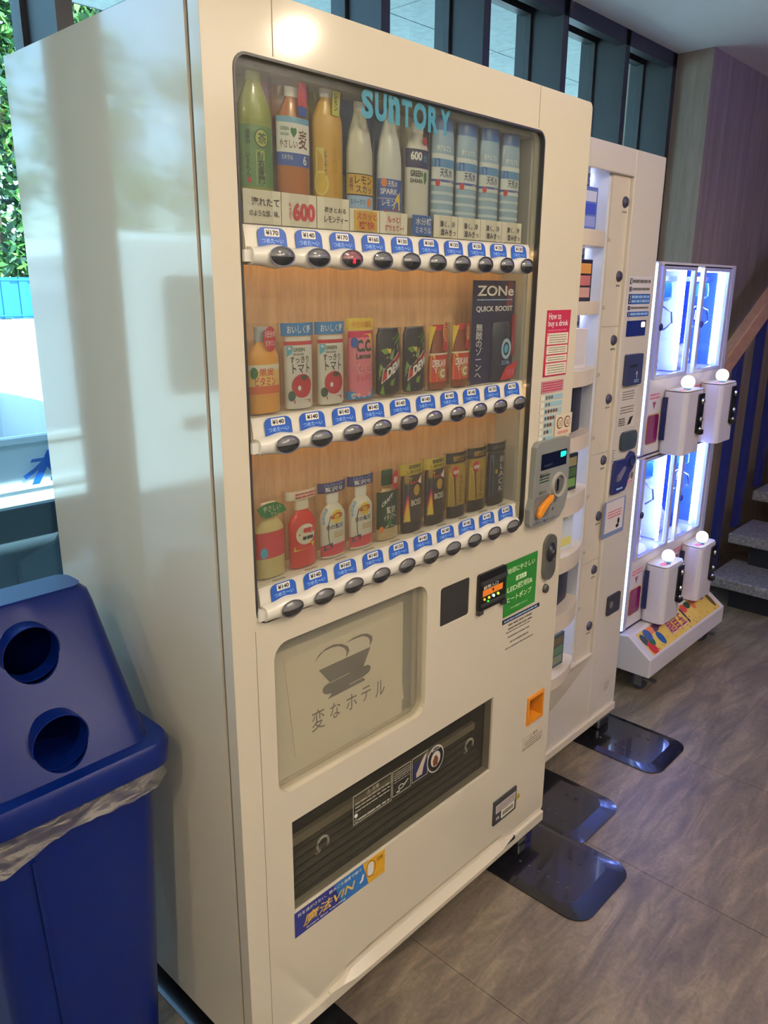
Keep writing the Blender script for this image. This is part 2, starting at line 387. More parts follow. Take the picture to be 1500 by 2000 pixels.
# flatbed truck parked outside
M_TRUCK = mat('white truck paint', (232,236,238), .3, coat=.4)
M_RUB = mat('tyre rubber', (28,30,32), .8)
M_SKIRT = mat('dark grey underbody', (74,84,92), .6)
TZ = -.12
tr = thing('flatbed_truck', 'small white flatbed truck parked outside the window', 'truck', (0, 2.2, TZ))
sp = MB().prism(rrect(-.90, 1.08, .715, 1.0, .02), 'y', 0, .03)
side = obj('bed_side', sp, M_TRUCK, tr)
for z in (.742, .80, .985): obj('rail', MB().box(-.90, 1.08, -.012, .03, z-.012, z+.012), M_TRUCK, side)
text('松', .575, .90, .805, .935, -.014, mat('truck blue print', (30,100,190), .5), side, bold=.03, shear=.25)
obj('bed_floor', MB().box(-.9, 1.08, .03, 1.40, .70, .74), M_SKIRT, tr)
fs_ = obj('bed_side', MB().box(-.9, 1.08, 1.40, 1.43, .72, 1.0), M_TRUCK, tr)
obj('tailgate', MB().box(1.05, 1.08, .03, 1.40, .72, 1.0), M_TRUCK, tr)
obj('headboard', MB().box(-.93, -.90, 0, 1.43, .70, 1.55), M_TRUCK, tr)
obj('chassis_skirt', MB().box(.05, 1.0, .10, .16, .30, .70).prism([(.55,.34),(.72,.34),(.95,.60),(.95,.66),(.80,.66),(.72,.52),(.55,.46)], 'y', .10, .06), M_SKIRT, tr)
obj('chassis_skirt', MB().box(-.9, .5, .25, 1.2, .35, .70), M_BLACK, tr)
def wheel(x, y):
    w = obj('wheel', MB().lathe([(.14, 0), (.25, 0), (.27, .03), (.27, .13), (.25, .16), (.14, .16)], 28, c=(x, y, .27), axis='y'), M_RUB, tr)
    obj('hub', MB().lathe([(.0001, .01), (.06, .0), (.14, .02)], 20, c=(x, y, .27), axis='y'), M_STEEL, w)
wheel(-.05, .10); wheel(-1.75, .10); wheel(-.05, 1.15); wheel(-1.75, 1.15)
cabp = [(-2.35,.35),(-2.42,.9),(-2.30,1.05),(-1.98,1.72),(-1.85,1.79),(-1.05,1.79),(-.96,1.70),(-.96,.35),(-1.40,.35),(-1.46,.55),(-1.62,.64),(-1.90,.64),(-2.06,.55),(-2.12,.35)]
cab = obj('cab', MB().prism(cabp, 'y', 0, 1.43), M_TRUCK, tr, bevel=.03)
obj('side_window', MB().prism([(-2.12,1.10),(-1.88,1.62),(-1.30,1.62),(-1.27,1.59),(-1.27,1.14),(-1.31,1.10)], 'y', -.004, .02), mat('dark car glass', (60,86,96), .05), cab)
obj('door_handle', MB().box(-1.46, -1.33, -.025, 0, .96, .99), M_BLACK, cab)

# ------------------------------------------------------------------ staircase
M_STEP = stone('blue grey granite step', (112,112,118), (140,140,146), (82,82,90), (4, 4, 4), rough=.5, nscale=20)
M_NAVY = mat('navy steel', (22,26,92), .45)
st = thing('staircase', 'open staircase of speckled grey stone treads rising beside the wall', 'stairs', (2.93, 0, 0))
fr_ = [(0, .155), (.21, .315), (.48, .478), (.75, .64), (1.02, .80), (1.29, .96), (1.56, 1.12), (1.83, 1.28)]
for i, (dx, z) in enumerate(fr_):
    obj('tread', MB().box(dx, dx+.33, -1.25, .325, z-.05, z), M_STEP, st, bevel=.006)
    zb = fr_[i-1][1] if i else 0
    obj('riser_bracket', MB().box(dx+.07, dx+.12, -1.15, .24, zb, z-.05), mat('near black steel', (20,22,32), .5), st)
rl = thing('stair_railing', 'sloping wooden handrail on flat navy posts beside the stone stairs', 'railing', (0, .345, 0))
SL = .56
def hz(x): return 1.16 + SL*(x-2.87)
obj('handrail', MB().prism([(2.62, hz(2.62)-.06), (5.2, hz(5.2)-.06), (5.2, hz(5.2)+.04), (2.62, hz(2.62)+.04)], 'y', -.025, .025), wood('oak handrail', (150,112,88), (180,140,112), (3, 14, 14), .5), rl, bevel=.006)
for k in range(8):
    x = 2.995 + .25*k; zb = max(z for dx, z in fr_ if 2.93+dx <= x+.01)
    obj('baluster', MB().prism([(x, zb), (x+.065, zb), (x+.065, hz(x+.065)-.06), (x, hz(x)-.06)], 'y', -.012, .012), M_NAVY, rl)
# ------------------------------------------------------------------ drinks vending machine
VW, VH, VD, VB = .978, 1.83, .58, .068
vm = thing('vending_machine', 'large ivory drinks vending machine with three rows of sample drinks', 'vending machine', (0, 0, 0))
obj('cabinet', MB().box(0, VW, .035, VD, VB, VH), M_IVORY, vm, bevel=.004)
obj('door_gasket', MB().prism(rect(.004, VW-.004, VB+.01, VH-.004), 'y', .024, .036, [rect(.04, VW-.02, VB+.26, VH-.07)]), mat('gasket', (120,114,104), .7), vm)
# door: one moulded front with openings
WIN = rrect(.048, .802, .938, 1.752, .022)
MENU = rrect(.080, .470, .604, .893, .03)
TRAY = rect(.107, .7195, .3425, .539)
BLK = rrect(.512, .609, .783, .868, .006, 3)
BOX = rect(.868, .941, .396, .474)
SCOOP = [(.222, .1125), (.792, .1125), (.775, .121), (.705, .1245), (.31, .1275), (.235, .122)]
outer = rrect(.0, VW, .094, VH, .012)
dm = MB(); dm.prism(outer, 'y', 0.002, .026, [WIN, MENU, TRAY, BLK, BOX, SCOOP])
door = obj('door', dm, M_IVORY, vm, bevel=.0035, bseg=3)
# cabinet is hollow behind the openings: liners
M_LIN = mat('window liner grey', (176,174,166), .4)
cab = bpy.data.objects[[o.name for o in vm.children if o.name.startswith('cabinet')][0]]
cab.data = MB().box(0, VW, .16, VD, VB, VH).box(0, .045, .035, .16, VB, VH).box(.806, VW, .035, .16, VB, .39).box(.806, .864, .035, .16, .39, .48).box(.945, VW, .035, .16, .39, .48).box(.806, VW, .035, .16, .48, VH)\
    .box(.045, .806, .035, .16, 1.757, VH).box(.045, .806, .035, .16, .898, .934).box(.045, .806, .035, .16, .543, .600).box(.045, .806, .035, .16, VB, .338).box(.475, .508, .035, .16, .600, .898).box(.613, .806, .035, .16, .6, .898).box(.508, .613, .05, .16, .6, .898)\
    .box(.045, .076, .035, .16, .6, .898).box(.045, .103, .035, .16, .338, .543).box(.7235, .806, .035, .16, .338, .543).mesh('cabinet', M_IVORY)
cab.modifiers.clear()
obj('window_liner', MB().box(.046, .060, .026, .09, .936, 1.755).box(.792, .806, .026, .09, .936, 1.755).box(.06, .792, .026, .09, 1.742, 1.756).box(.06, .792, .026, .09, .934, .944), M_LIN, vm)
obj('window_gasket', MB().prism(rrect(.048, .802, .938, 1.752, .022), 'y', .001, .012, [rrect(.0515, .7985, .9415, 1.7485, .0185)]), M_DKGREY, vm)
M_OAK = wood('oak grain backboard', (172,132,90), (208,172,128), (30, 30, 2.2), .55)
obj('backboard', MB().box(.06, .795, .084, .09, .944, 1.52), M_OAK, vm)
obj('backboard', MB().box(.06, .795, .084, .09, 1.52, 1.745), mat('grey backboard', (172,170,160), .6), vm)
# shelf lamps hidden in each row that light the samples from below
M_LED = mat('warm shelf lamp', (255,230,190), .5, emit=(255,214,160), estr=7.0)
ROWS = [1.497, 1.224, .954]
M_BAR = mat('button bar white', (224,220,208), .25, coat=.4)
M_BTN1 = mat('button grey lens', (112,112,112), .12, coat=.5)
M_BTN2 = mat('button dark lens', (46,48,50), .12, coat=.5)
M_PLATE = mat('label strip white', (222,216,202), .4)
M_CARD = mat('price card blue', (40,88,178), .4)
M_CARDT = mat('price card text', (160,198,246), .5)
M_VGLASS = sheet_glass('clear window glass', (246,248,246), ior=1.5, haze=.035, hazecol=(225,220,210))  # diffuse haze stands in for bright reflections on the pane
BX = [.1105 + .07*i for i in range(10)]
def bump_top(x, amp):
    d = min(abs(x-b) for b in BX); return amp*math.exp(-(d/.020)**2)
btn_hi = MB(); btn_lo = MB(); btn_rim = MB()
def half_dome(a, b, h, t0, t1, nr=4, ns=14):
    mb = MB(); vs = []
    for i in range(nr+1):
        s_ = i/nr; dep = h*(1-s_*s_)
        for k in range(ns+1):
            t = t0+(t1-t0)*k/ns; vs.append((a*s_*math.cos(t), -dep, b*s_*math.sin(t)))
    fs = [(i*(ns+1)+k, i*(ns+1)+k+1, (i+1)*(ns+1)+k+1, (i+1)*(ns+1)+k) for i in range(nr) for k in range(ns)]
    return mb.add(vs, fs, True)
hi_me = half_dome(.0215, .0125, .005, 0, PI).mesh('push_button', M_BTN1)
hi_red = half_dome(.0215, .0125, .005, 0, PI).mesh('push_button', mat('button red lens', (128,96,98), .15, emit=(255,50,60), estr=.06))
lo_me = half_dome(.0215, .0125, .0052, PI, 2*PI).mesh('dark_lens', M_BTN2)
rim_me = MB().prism(ellipse(0, 0, .0235, .0143, 28), 'y', 0, -.0015, [ellipse(0, 0, .0213, .0123, 28)]).mesh('rim', M_CHROME)
lamp_me = MB().box(-.002, .002, -.0065, -.004, -.006, .001).mesh('lamp', mat('red lamp', (255,40,60), .4, emit=(255,30,50), estr=1.5))
PR = [[170,140,170,160,130,160,130,130,130,130], [140]*8+[170,170], [140,140,160,140,150,140,140,140,140,140]]
card_loop = [(-.0265, -.0135), (.0265, -.0135), (.0265, 0)] + [(.0265-.012+.012*math.cos(t*PI/8), .0035+.010*math.sin(t*PI/8)) for t in range(0, 5)] + [(-.0265+.012-.012*math.sin(t*PI/8), .0035+.010*math.cos(t*PI/8)) for t in range(0, 5)] + [(-.0265, 0)]
card_me = MB().prism(card_loop, 'y', 0, -.0006).mesh('price_card', M_CARD)
for r, zb in enumerate(ROWS):
    # wavy bar: swept profile
    mb = MB(); vs = []; xs = [.062+.706*i/140 for i in range(141)]; prof = 12
    for x in xs:
        top = .0125 + bump_top(x, .0045); bot = -.0125 - bump_top(x, .004); dep = .016 + bump_top(x, .002)
        for k in range(prof):
            t = PI/2 - PI*k/(prof-1); z = zb + (top if t > 0 else -bot)*math.sin(t); y = .006 - dep*math.cos(t)**.6 if abs(t) < PI/2-1e-6 else .006
            vs.append((x, y, z))
    fs = [(i*prof+k, i*prof+k+1, (i+1)*prof+k+1, (i+1)*prof+k) for i in range(140) for k in range(prof-1)]
    fs += [tuple(range(prof)), tuple(range(140*prof, 141*prof))]
    mb.add(vs, fs, True); bar = obj('button_bar', mb, M_BAR, vm)
    obj('bar_bracket', MB().box(.050, .062, -.004, .02, zb-.008, zb+.008), M_WHITE, vm)
    obj('label_strip', MB().prism([(.008, zb+.010), (.0135, zb+.0425), (.018, zb+.0425), (.018, zb-.012), (.008, zb-.012)], 'x', .062, .780), M_PLATE, vm)
    obj('sample_shelf', MB().box(.060, .792, .018, .084, zb+.030, zb+.0385).box(.060, .792, .0245, .084, zb+.0385, zb+.0405), M_PLATE, vm)
    for i, x in enumerate(BX):
        red = (r == 0 and i == 2)
        b = obj('push_button', hi_red if red else hi_me, None, bar, (x, -.0118, zb))
        obj('dark_lens', lo_me, None, b); obj('rim', rim_me, None, b)
        if red: obj('lamp', lamp_me, None, b)
        c = obj('price_card', card_me, None, vm, (x, .0095, zb+.0265)); c.rotation_euler = (-.15, 0, 0)
        obj('price_tab', MB().prism(rrect(-.0135, .0135, .001, .0118, .001, 2), 'y', -.0006, -.001), P_WHITE, c)
        text('¥%d' % PR[r][i], -.0115, .0115, .0028, .0098, -.0012, P_BLACK, c, bold=.03, res=1)
        text('つめた〜い', -.020, .020, -.0085, -.0015, -.0008, M_CARDT, c, bold=.014, res=1)
        obj('sample_clip', MB().box(x-.012, x+.012, .016, .022, zb+.0405, zb+.043), M_GREY, vm)
    top = 1.748 if r == 0 else ROWS[r-1]-.013
    if r: obj('shelf_lamp', MB().box(.066, .786, .022, .036, ROWS[r-1]+.024, ROWS[r-1]+.028), M_LED, vm)
    g = obj('glass_pane', MB().box(.052, .798, .0085, .0110, zb+.043, top), M_VGLASS, vm)
tops = [1.748, ROWS[0]-.013, ROWS[1]-.013]
# maker's name across the top of the glass
M_SUN = mat('sky blue vinyl letters', (62,142,166), .4, alpha=.88)
gp = [o for o in vm.children if o.name.startswith('glass_pane')][0]
xc = .292
for ch, w in (('S', .030), ('U', .031), ('n', .031), ('T', .029), ('O', .037), ('R', .031), ('Y', .033)):
    text(ch, xc, xc+w-.004, 1.706, 1.747, .0080, M_SUN, gp, bold=.05); xc += w
# header seams
obj('header_seam', MB().box(.1155, .1165, .0012, .004, 1.755, 1.829).box(.7755, .7765, .0012, .004, 1.755, 1.829), mat('seam', (168,158,142), .6), vm)
obj('edge_seam', MB().box(.0445, .0453, .0012, .004, .10, .93), MATS['seam'], vm)
# kick rail with a hand scoop
kr = MB(); kr.box(.01, VW-.004, -.006, .03, .064, .094); obj('kick_rail', kr, M_IVORY, vm, bevel=.003)
lip = MB(); vs = []
for x, k in ((.185, .05), (.215, .35), (.25, .9), (.30, 1), (.72, 1), (.77, .9), (.80, .35), (.83, .05)):
    vs += [(x, .002, .0935), (x, -.006-.012*k, .0935), (x, -.006-.012*k, .0960), (x, -.001, .0960+.016*k), (x, .002, .0960+.016*k)]
lip.add(vs, [(i*5+k, i*5+(k+1) % 5, (i+1)*5+(k+1) % 5, (i+1)*5+k) for i in range(7) for k in range(5)] + [(0,1,2,3,4), (35,36,37,38,39)])
obj('hand_lip', lip, M_IVORY, vm)
obj('slot', MB().box(.24, .31, .010, .02, .115, .127), M_BLACK, vm); obj('slot', MB().box(.80, .835, -.0075, -.003, .086, .095), M_BLACK, vm)  # black insert colours in the shaded recess at the scoop's left end

# illustrated board behind the menu window
M_PAPER = mat('cream paper', (232,224,204), .8, vary=.03, vscale=8)
obj('board_recess', MB().box(.076, .475, .046, .052, .60, .898), mat('board grey', (150,150,142), .6), vm)
bd = obj('notice_board', MB().prism(rrect(.082, .440, .602, .852, .004), 'y', .040, .044), mat('board card', (228,222,204), .8), vm)
sh = obj('paper_sheet', MB().prism([(.130, .836), (.416, .830), (.444, .633), (.150, .634)], 'y', .0395, .0385), M_PAPER, bd)
M_INK = mat('charcoal ink', (70,68,64), .7)
LOGO = [(.2098,.7866),(.3433,.7867),(.3241,.7514),(.3363,.751),(.3430,.7470),(.3444,.743),(.3430,.738),(.3390,.7345),(.3219,.7299),(.3299,.7211),(.2315,.7197),(.2411,.7283),(.2259,.7316),(.2200,.7360),(.2179,.7412),(.2190,.7465),(.2233,.7497),(.2364,.7521)]
decal('logo_cup', LOGO, .0384, M_INK, bd)
decal('logo_line', [(.2364,.7521),(.287,.7535),(.287,.7525),(.2364,.7510)], .0378, M_PAPER, bd); decal('logo_line', [(.286,.7290),(.3219,.7304),(.3219,.7294),(.286,.7280)], .0378, M_PAPER, bd)
decal('logo_arc', [(.2004,.8063),(.2089,.8135),(.2218,.8204),(.242,.8213),(.2595,.8181),(.2743,.8087),(.2803,.7994),(.2786,.7881),(.287,.7994),(.2834,.809),(.2684,.819),(.2479,.825),(.2276,.8241),(.2104,.8176)], .0384, M_INK, bd)
decal('logo_arc', [(.2789,.8177),(.3049,.8182),(.3236,.8166),(.3362,.8099),(.3427,.8016),(.3427,.7899),(.3491,.7994),(.3484,.8082),(.3362,.8172),(.3204,.8213),(.2987,.8215)], .0384, M_INK, bd)
for ch, x0, x1, z0, z1 in (('変', .190, .222, .667, .709), ('な', .236, .262, .673, .706), ('ホ', .278, .306, .673, .706), ('テ', .319, .345, .675, .706), ('ル', .358, .385, .670, .704)):
    text(ch, x0, x1, z0, z1, .0380, M_INK, bd, bold=.0)
obj('menu_cover', MB().prism(rrect(.078, .472, .602, .895, .03), 'y', .012, .016), sheet_glass('smoky cover', (246,245,240), haze=.12, hazecol=(225,220,205)), vm)
# blank black plate and bill acceptor
obj('blank_plate', MB().prism(rrect(.512, .609, .783, .868, .006, 3), 'y', .004, .012), mat('matt black plate', (44,44,42), .55), vm)
ba = obj('bill_acceptor', MB().prism(rrect(.634, .737, .779, .865, .006, 3), 'y', .002, -.005), M_BLACK, vm, bevel=.002)
obj('lip', MB().box(.638, .733, -.010, -.005, .840, .848).box(.640, .731, -.009, -.005, .790, .796).box(.634, .650, -.008, .0, .772, .782).box(.722, .737, -.008, .0, .772, .782), M_DKGREY, ba)
decal('insert_mark', [(.648, .812), (.722, .812), (.722, .826), (.648, .826)], -.0052, mat('amber mark', (215,120,35), .5, emit=(230,120,30), estr=.3), ba)
text('紙幣入口', .650, .704, .827, .836, -.0058, P_WHITE, ba, res=1); text('▼', .680, .690, .815, .823, -.0061, P_BLACK, ba, res=1)
for i, (c, e) in enumerate((((220,160,40), 1.0), ((220,200,60), 1.0), ((180,255,220), 5.0), ((190,250,60), 2.0))):
    obj('signal_lamp', MB().sphere((.654+.017*i, -.0058, .805), .003, 10, 6), mat('signal %d' % i, c, .4, emit=c, estr=e), ba)
obj('signal_lamp', MB().sphere((.668, -.0058, .797), .003, 10, 6), mat('signal g', (40,160,60), .4, emit=(40,200,70), estr=1), ba)
# green sticker
gs = decal('green_sticker', [(.739, .731), (.871, .733), (.871, .8625), (.738, .8625)], .0015, mat('green sticker', (42,128,48), .4), vm)
for b, x0, x1, z0, z1 in (('地球にやさしい', .749, .861, .834, .848), ('LED照明&', .751, .855, .788, .803), ('ヒートポンプ', .752, .852, .764, .779), ('だから環境にやさしい', .768, .838, .7455, .750)):
    text(b, x0, x1, z0, z1, .0006, mat('pale print', (214,230,190), .5), gs, bold=.03, res=1)
decal('tab', rect(.784, .826, .811, .822), .0008, MATS['pale print'], gs); text('省エネ', .790, .820, .8125, .8205, -.0001, P_GREEN, gs, res=1)
bs = decal('notice_strip', [(.7385, .714), (.894, .7142), (.893, .7245), (.738, .7255)], .0015, mat('blue black strip', (40,44,66), .5), vm)
print_lines(.745, .887, .7155, .7235, 1, .0008, P_LBLUE, bs, 3)
for a in ((.765,.870,.690,.710,2,5), (.757,.860,.684,.690,1,6), (.765,.855,.670,.678,1,7), (.775,.852,.655,.664,1,8), (.757,.873,.643,.650,1,9)):
    print_lines(*a[:5], .0019, P_GREY, vm, a[5])
# lock, knob
M_LOCK = mat('zinc lock plate', (122,124,120), .35, metal=.6)
lk = obj('lock_plate', MB().prism(rrect(.893, .945, .778, .892, .0255, 8), 'y', .002, -.006), M_LOCK, vm, bevel=.002)
obj('lock_barrel', MB().lathe([(.0001, -.014), (.010, -.014), (.013, -.011), (.020, -.007)], 24, c=(.919, 0, .848), axis='y', sy=1.2), mat('dark zinc', (70,70,74), .3, metal=.8), lk)
obj('key_slot', MB().lathe([(.0001, -.0155), (.005, -.0155), (.006, -.013)], 14, c=(.919, 0, .850), axis='y'), M_CHROME, lk)
obj('round_knob', MB().lathe([(.0001, -.006), (.008, -.006), (.010, -.004), (.0105, .002)], 20, c=(.914, 0, .755), axis='y', sy=1.1), mat('knob zinc', (96,96,92), .4, metal=.5), vm)
# how-to sticker
hs = decal('how_to_sticker', [(.845, 1.2675), (.942, 1.2675), (.946, 1.4095), (.848, 1.4095)], .0016, mat('crimson sticker', (186,44,78), .45), vm)
text('How to', .855, .905, 1.390, 1.404, .0006, P_WHITE, hs, res=1); text('buy a drink', .854, .936, 1.372, 1.388, .0006, P_WHITE, hs, res=1)
print_lines(.855, .935, 1.364, 1.370, 1, .0009, P_PINK, hs, 11)
for i, (z0, z1, n) in enumerate(((1.337, 1.361, 4), (1.316, 1.334, 3), (1.299, 1.313, 2), (1.271, 1.296, 4))):
    decal('step_panel', rect(.853, .939, z0, z1), .0009, P_CREAM, hs); text(str(i+1), .8545, .8575, z1-.007, z1-.0015, .0002, P_RED, hs, res=1)
    print_lines(.861, .932, z0+.002, z1-.002, n, .0002, P_GREY, hs, 20+i, h=.3)
# coin price table
rs = decal('coin_table', [(.842, 1.231), (.934, 1.232), (.934, 1.258), (.8425, 1.258)], .0016, mat('mauve print', (176,124,140), .5), vm)
print_lines(.847, .929, 1.234, 1.256, 4, .0009, P_RED, rs, 31, h=.35)
for i in range(7):
    z = 1.221 - .0155*i; w = (.0, .0, .0, .0, -.03, -.035, -.03)[i]
    decal('coin_row', rect(.842, .934+w, z-.0055, z+.0055), .0016, mat('aqua print', (150,186,196), .5), rs)
    decal('coin_row', rect(.842, .858, z-.0055, z+.0055), .0012, P_CREAM, rs)
    for k in range((3, 2, 5, 4, 3, 2, 1)[i]):
        decal('coin', ellipse(.867+.011*k, z, .0042, .0042, 10), .0009, P_GREY if k < 1 or i < 2 else P_BROWN, rs)
wc = obj('warning_card', MB().prism(rect(.908, .981, 1.128, 1.1775), 'y', .0005, -.0005), mat('cream card', (212,200,176), .5), vm)
for x in (.928, .960):
    decal('coin_picture', ellipse(x, 1.158, .0135, .0135, 18), -.0006, P_BROWN, wc)
    decal('coin_picture', ellipse(x, 1.158, .0105, .0105, 18), -.0012, P_CREAM, wc); print_lines(x-.007, x+.007, 1.151, 1.165, 4, -.0018, P_BROWN, wc, 40)
print_lines(.922, .966, 1.132, 1.139, 2, -.0006, P_RED, wc, 41)
# coin unit
M_COIN = mat('grey coin panel', (132,134,132), .32, coat=.2)
cl_ = [(.812, .934), (.862, .929), (.936, .934), (.957, .955), (.967, .985), (.962, 1.118), (.957, 1.124), (.842, 1.127), (.828, 1.126), (.818, 1.116), (.815, 1.000), (.806, .975), (.806, .945)]
cu_ = obj('coin_unit', MB().prism(cl_, 'y', .003, -.012), M_COIN, vm, bevel=.003)
decal('display', rect(.840, .948, 1.061, 1.098), -.0122, mat('navy display', (14,22,48), .15), cu_)
text('販売中', .921, .944, 1.081, 1.094, -.0132, mat('green led', (20,220,170), .4, emit=(20,230,170), estr=7.0), cu_, bold=.05, res=1)
text('INSERT', .853, .890, 1.067, 1.073, -.0130, mat('dim print', (60,70,100), .5), cu_, res=1)
print_lines(.838, .880, 1.030, 1.050, 3, -.0122, P_DGREEN, cu_, 44)
text('電子マネー', .838, .882, 1.044, 1.053, -.0126, P_BLACK, cu_, res=1); text('返却レバー', .838, .872, 1.005, 1.013, -.0124, P_BLACK, cu_, res=1)
obj('coin_ring', MB().lathe([(.022, -.012), (.023, -.017), (.028, -.018), (.030, -.012)], 28, c=(.919, 0, 1.016), axis='y'), mat('pale grey ring', (168,164,154), .3), cu_)
obj('coin_dish', MB().lathe([(.0001, -.0125), (.014, -.013), (.022, -.014)], 24, c=(.919, 0, 1.016), axis='y'), mat('dish grey', (92,94,96), .3), cu_)
obj('coin_slot', MB().box(.913, .916, -.0165, -.012, 1.003, 1.030), M_BLACK, cu_)
obj('lever_well', MB().prism(rrect(.822, .888, .948, 1.002, .012), 'y', -.0120, -.0126), mat('well grey', (104,106,106), .4), cu_)
obj('return_lever', MB().prism([(.828, .962), (.833, .976), (.850, .986), (.866, .992), (.884, 1.000), (.890, .997), (.887, .988), (.868, .976), (.852, .964), (.838, .953), (.829, .954)], 'y', -.013, -.024), mat('orange lever', (232,146,44), .3), cu_, bevel=.003)
obj('return_slit', MB().box(.8905, .893, -.0128, -.012, .972, .999), M_BLACK, cu_)
text('投入可', .905, .915, .975, .985, -.0124, P_NAVY, cu_, res=1); obj('small_screw', MB().lathe([(.0001, -.0135), (.003, -.013)], 10, c=(.902, 0, .962), axis='y'), M_DKGREY, cu_)
text('はやい 電子マネー', .822, .925, .9355, .942, -.0124, P_NAVY, cu_, res=1)
# change cup
cc = obj('change_cup', MB().prism(rect(.868, .941, .396, .474), 'y', -.002, .004, [rect(.875, .934, .404, .466)]).box(.868, .875, .004, .038, .396, .474).box(.934, .941, .004, .038, .396, .474).box(.875, .934, .004, .038, .396, .404).box(.875, .934, .004, .038, .466, .474), mat('orange cup', (228,146,44), .35), vm)
obj('cup_flap', MB().prism([(.034, .404), (.022, .466), (.026, .466), (.038, .404)], 'x', .875, .934), mat('smoked amber', (128,88,70), .25), cc)
wl_ = decal('caution_sticker', rect(.857, .953, .322, .368), .0016, mat('clear sticker', (206,194,172), .4), vm)
text('⚠ 警告', .888, .925, .354, .364, .0009, P_GREY, wl_, res=1); print_lines(.868, .948, .326, .352, 4, .0009, P_GREY, wl_, 51, h=.35); decal('caution_ring', ellipse(.8625, .331, .004, .004, 12), .0009, P_GREY, wl_, holes=[ellipse(.8625, .331, .003, .003, 12)])
# licence plate holder
ph = obj('licence_holder', MB().prism(rect(.739, .837, .1735, .2405), 'y', .002, -.003), M_DKGREY, vm, bevel=.001)
decal('licence_card', rect(.746, .831, .205, .228), -.0031, mat('mauve card', (190,178,172), .5), ph); print_lines(.750, .827, .208, .226, 4, -.0037, P_GREY, ph, 52, h=.3)
decal('licence_card', rect(.770, .828, .181, .203), -.0031, P_CREAM, ph); print_lines(.776, .822, .186, .198, 3, -.0037, P_GREY, ph, 53, h=.8)
text('定格', .748, .762, .185, .195, -.0034, P_WHITE, ph, res=1)
yd = decal('yellow_dot', ellipse(.852, .200, .008, .009, 14), .0016, mat('yellow sticker', (200,176,40), .5), vm); text('省', .848, .856, .196, .204, .0008, P_BROWN, yd, res=1)
# pick-up tray
M_TRAYD = mat('tray dark plastic', (112,108,98), .4)
obj('tray_box', MB().box(.105, .7215, .12, .125, .338, .543).box(.103, .107, .03, .12, .338, .543).box(.7195, .7235, .03, .12, .338, .543).box(.107, .7195, .03, .12, .335, .342).box(.107, .7195, .03, .12, .539, .545), M_TRAYD, vm)
ft = MB()
for i in range(6): ft.tube([(.108, .036+.006*i, .352+.013*i), (.719, .036+.006*i, .352+.013*i)], .0065, 8)
obj('tray_roller', ft, mat('tray ribs', (112,106,94), .3), vm)
obj('tray_lip', MB().box(.108, .719, .052, .062, .434, .452), mat('dull brass strip', (206,194,164), .45), vm)
obj('tray_back', MB().box(.108, .719, .085, .09, .45, .538), mat('tray back', (92,92,92), .5), vm)
for x in (.185, .640):
    obj('flap_hook', MB().tube([(x-.016, .012, .428), (x-.006, .010, .434)] + [(x+.014*math.cos(t), .009, .446+.014*math.sin(t)) for t in [PI*1.2 - .28*k for k in range(17)]], .0028, 6), mat('clear grey hook', (190,186,174), .3), vm)
fl = obj('tray_flap', MB().prism([(.006, .345), (.006, .536), (.009, .536), (.009, .345)], 'x', .109, .7175), sheet_glass('smoked flap', (222,222,218), haze=.05, hazecol=(120,120,112)), vm)
M_FP = mat('flap print', (176,172,158), .5)
frame = lambda a, b, c, d, w=.0012: (rect(a, b, c, d), [rect(a+w, b-w, c+w, d-w)])
for a in ((.262, .372, .442, .508), (.375, .432, .446, .506)):
    lo_, ho_ = frame(*a); decal('caution_frame', lo_, .0055, M_FP, fl, holes=ho_)
text('⚠ 注意', .300, .335, .494, .504, .0050, M_FP, fl, res=1); print_lines(.268, .366, .466, .492, 3, .0050, M_FP, fl, 61, h=.3); print_lines(.276, .366, .444, .454, 1, .0050, M_FP, fl, 62, h=.4)
decal('caution_spot', ellipse(.270, .461, .0045, .0045, 12), .0055, P_WHITE, fl); decal('caution_spot', ellipse(.270, .449, .0045, .0045, 12), .0055, M_FP, fl, holes=[ellipse(.270, .449, .0032, .0032, 12)])
print_lines(.380, .428, .475, .502, 5, .0050, M_FP, fl, 63, h=.25)
decal('hand_sketch', ellipse(.402, .460, .009, .006, 14), .0055, M_FP, fl, holes=[ellipse(.402, .460, .0065, .004, 14)]); decal('hand_sketch', [(.411, .462), (.424, .470), (.425, .467), (.412, .458)], .0055, M_FP, fl); decal('hand_sketch', rect(.388, .398, .451, .453), .0055, P_WHITE, fl)
lo_, ho_ = frame(.436, .487, .448, .507); decal('caution_frame', lo_, .0055, M_FP, fl, holes=ho_)
decal('blue_patch', rect(.440, .483, .452, .492), .0055, mat('dark blue patch', (40,44,80), .4), fl)
decal('hand_picture', [(.450, .456), (.468, .457), (.472, .474), (.479, .490), (.483, .503), (.474, .498), (.464, .487), (.455, .474), (.449, .466)], .0050, mat('pale hand', (196,178,160), .5), fl)
decal('round_seal', ellipse(.513, .472, .0285, .0325, 32), .0055, mat('seal white', (206,200,186), .5), fl)
decal('round_seal', ellipse(.513, .472, .0255, .0290, 32), .0049, P_BLACK, fl, holes=[ellipse(.513, .472, .0165, .0190, 32)])
text('ECO', .500, .526, .4935, .4985, .0042, P_WHITE, fl, res=1); decal('seal_figure', [(.506, .456), (.520, .456), (.522, .470), (.516, .480), (.510, .480), (.504, .470)], .0049, P_BROWN, fl)
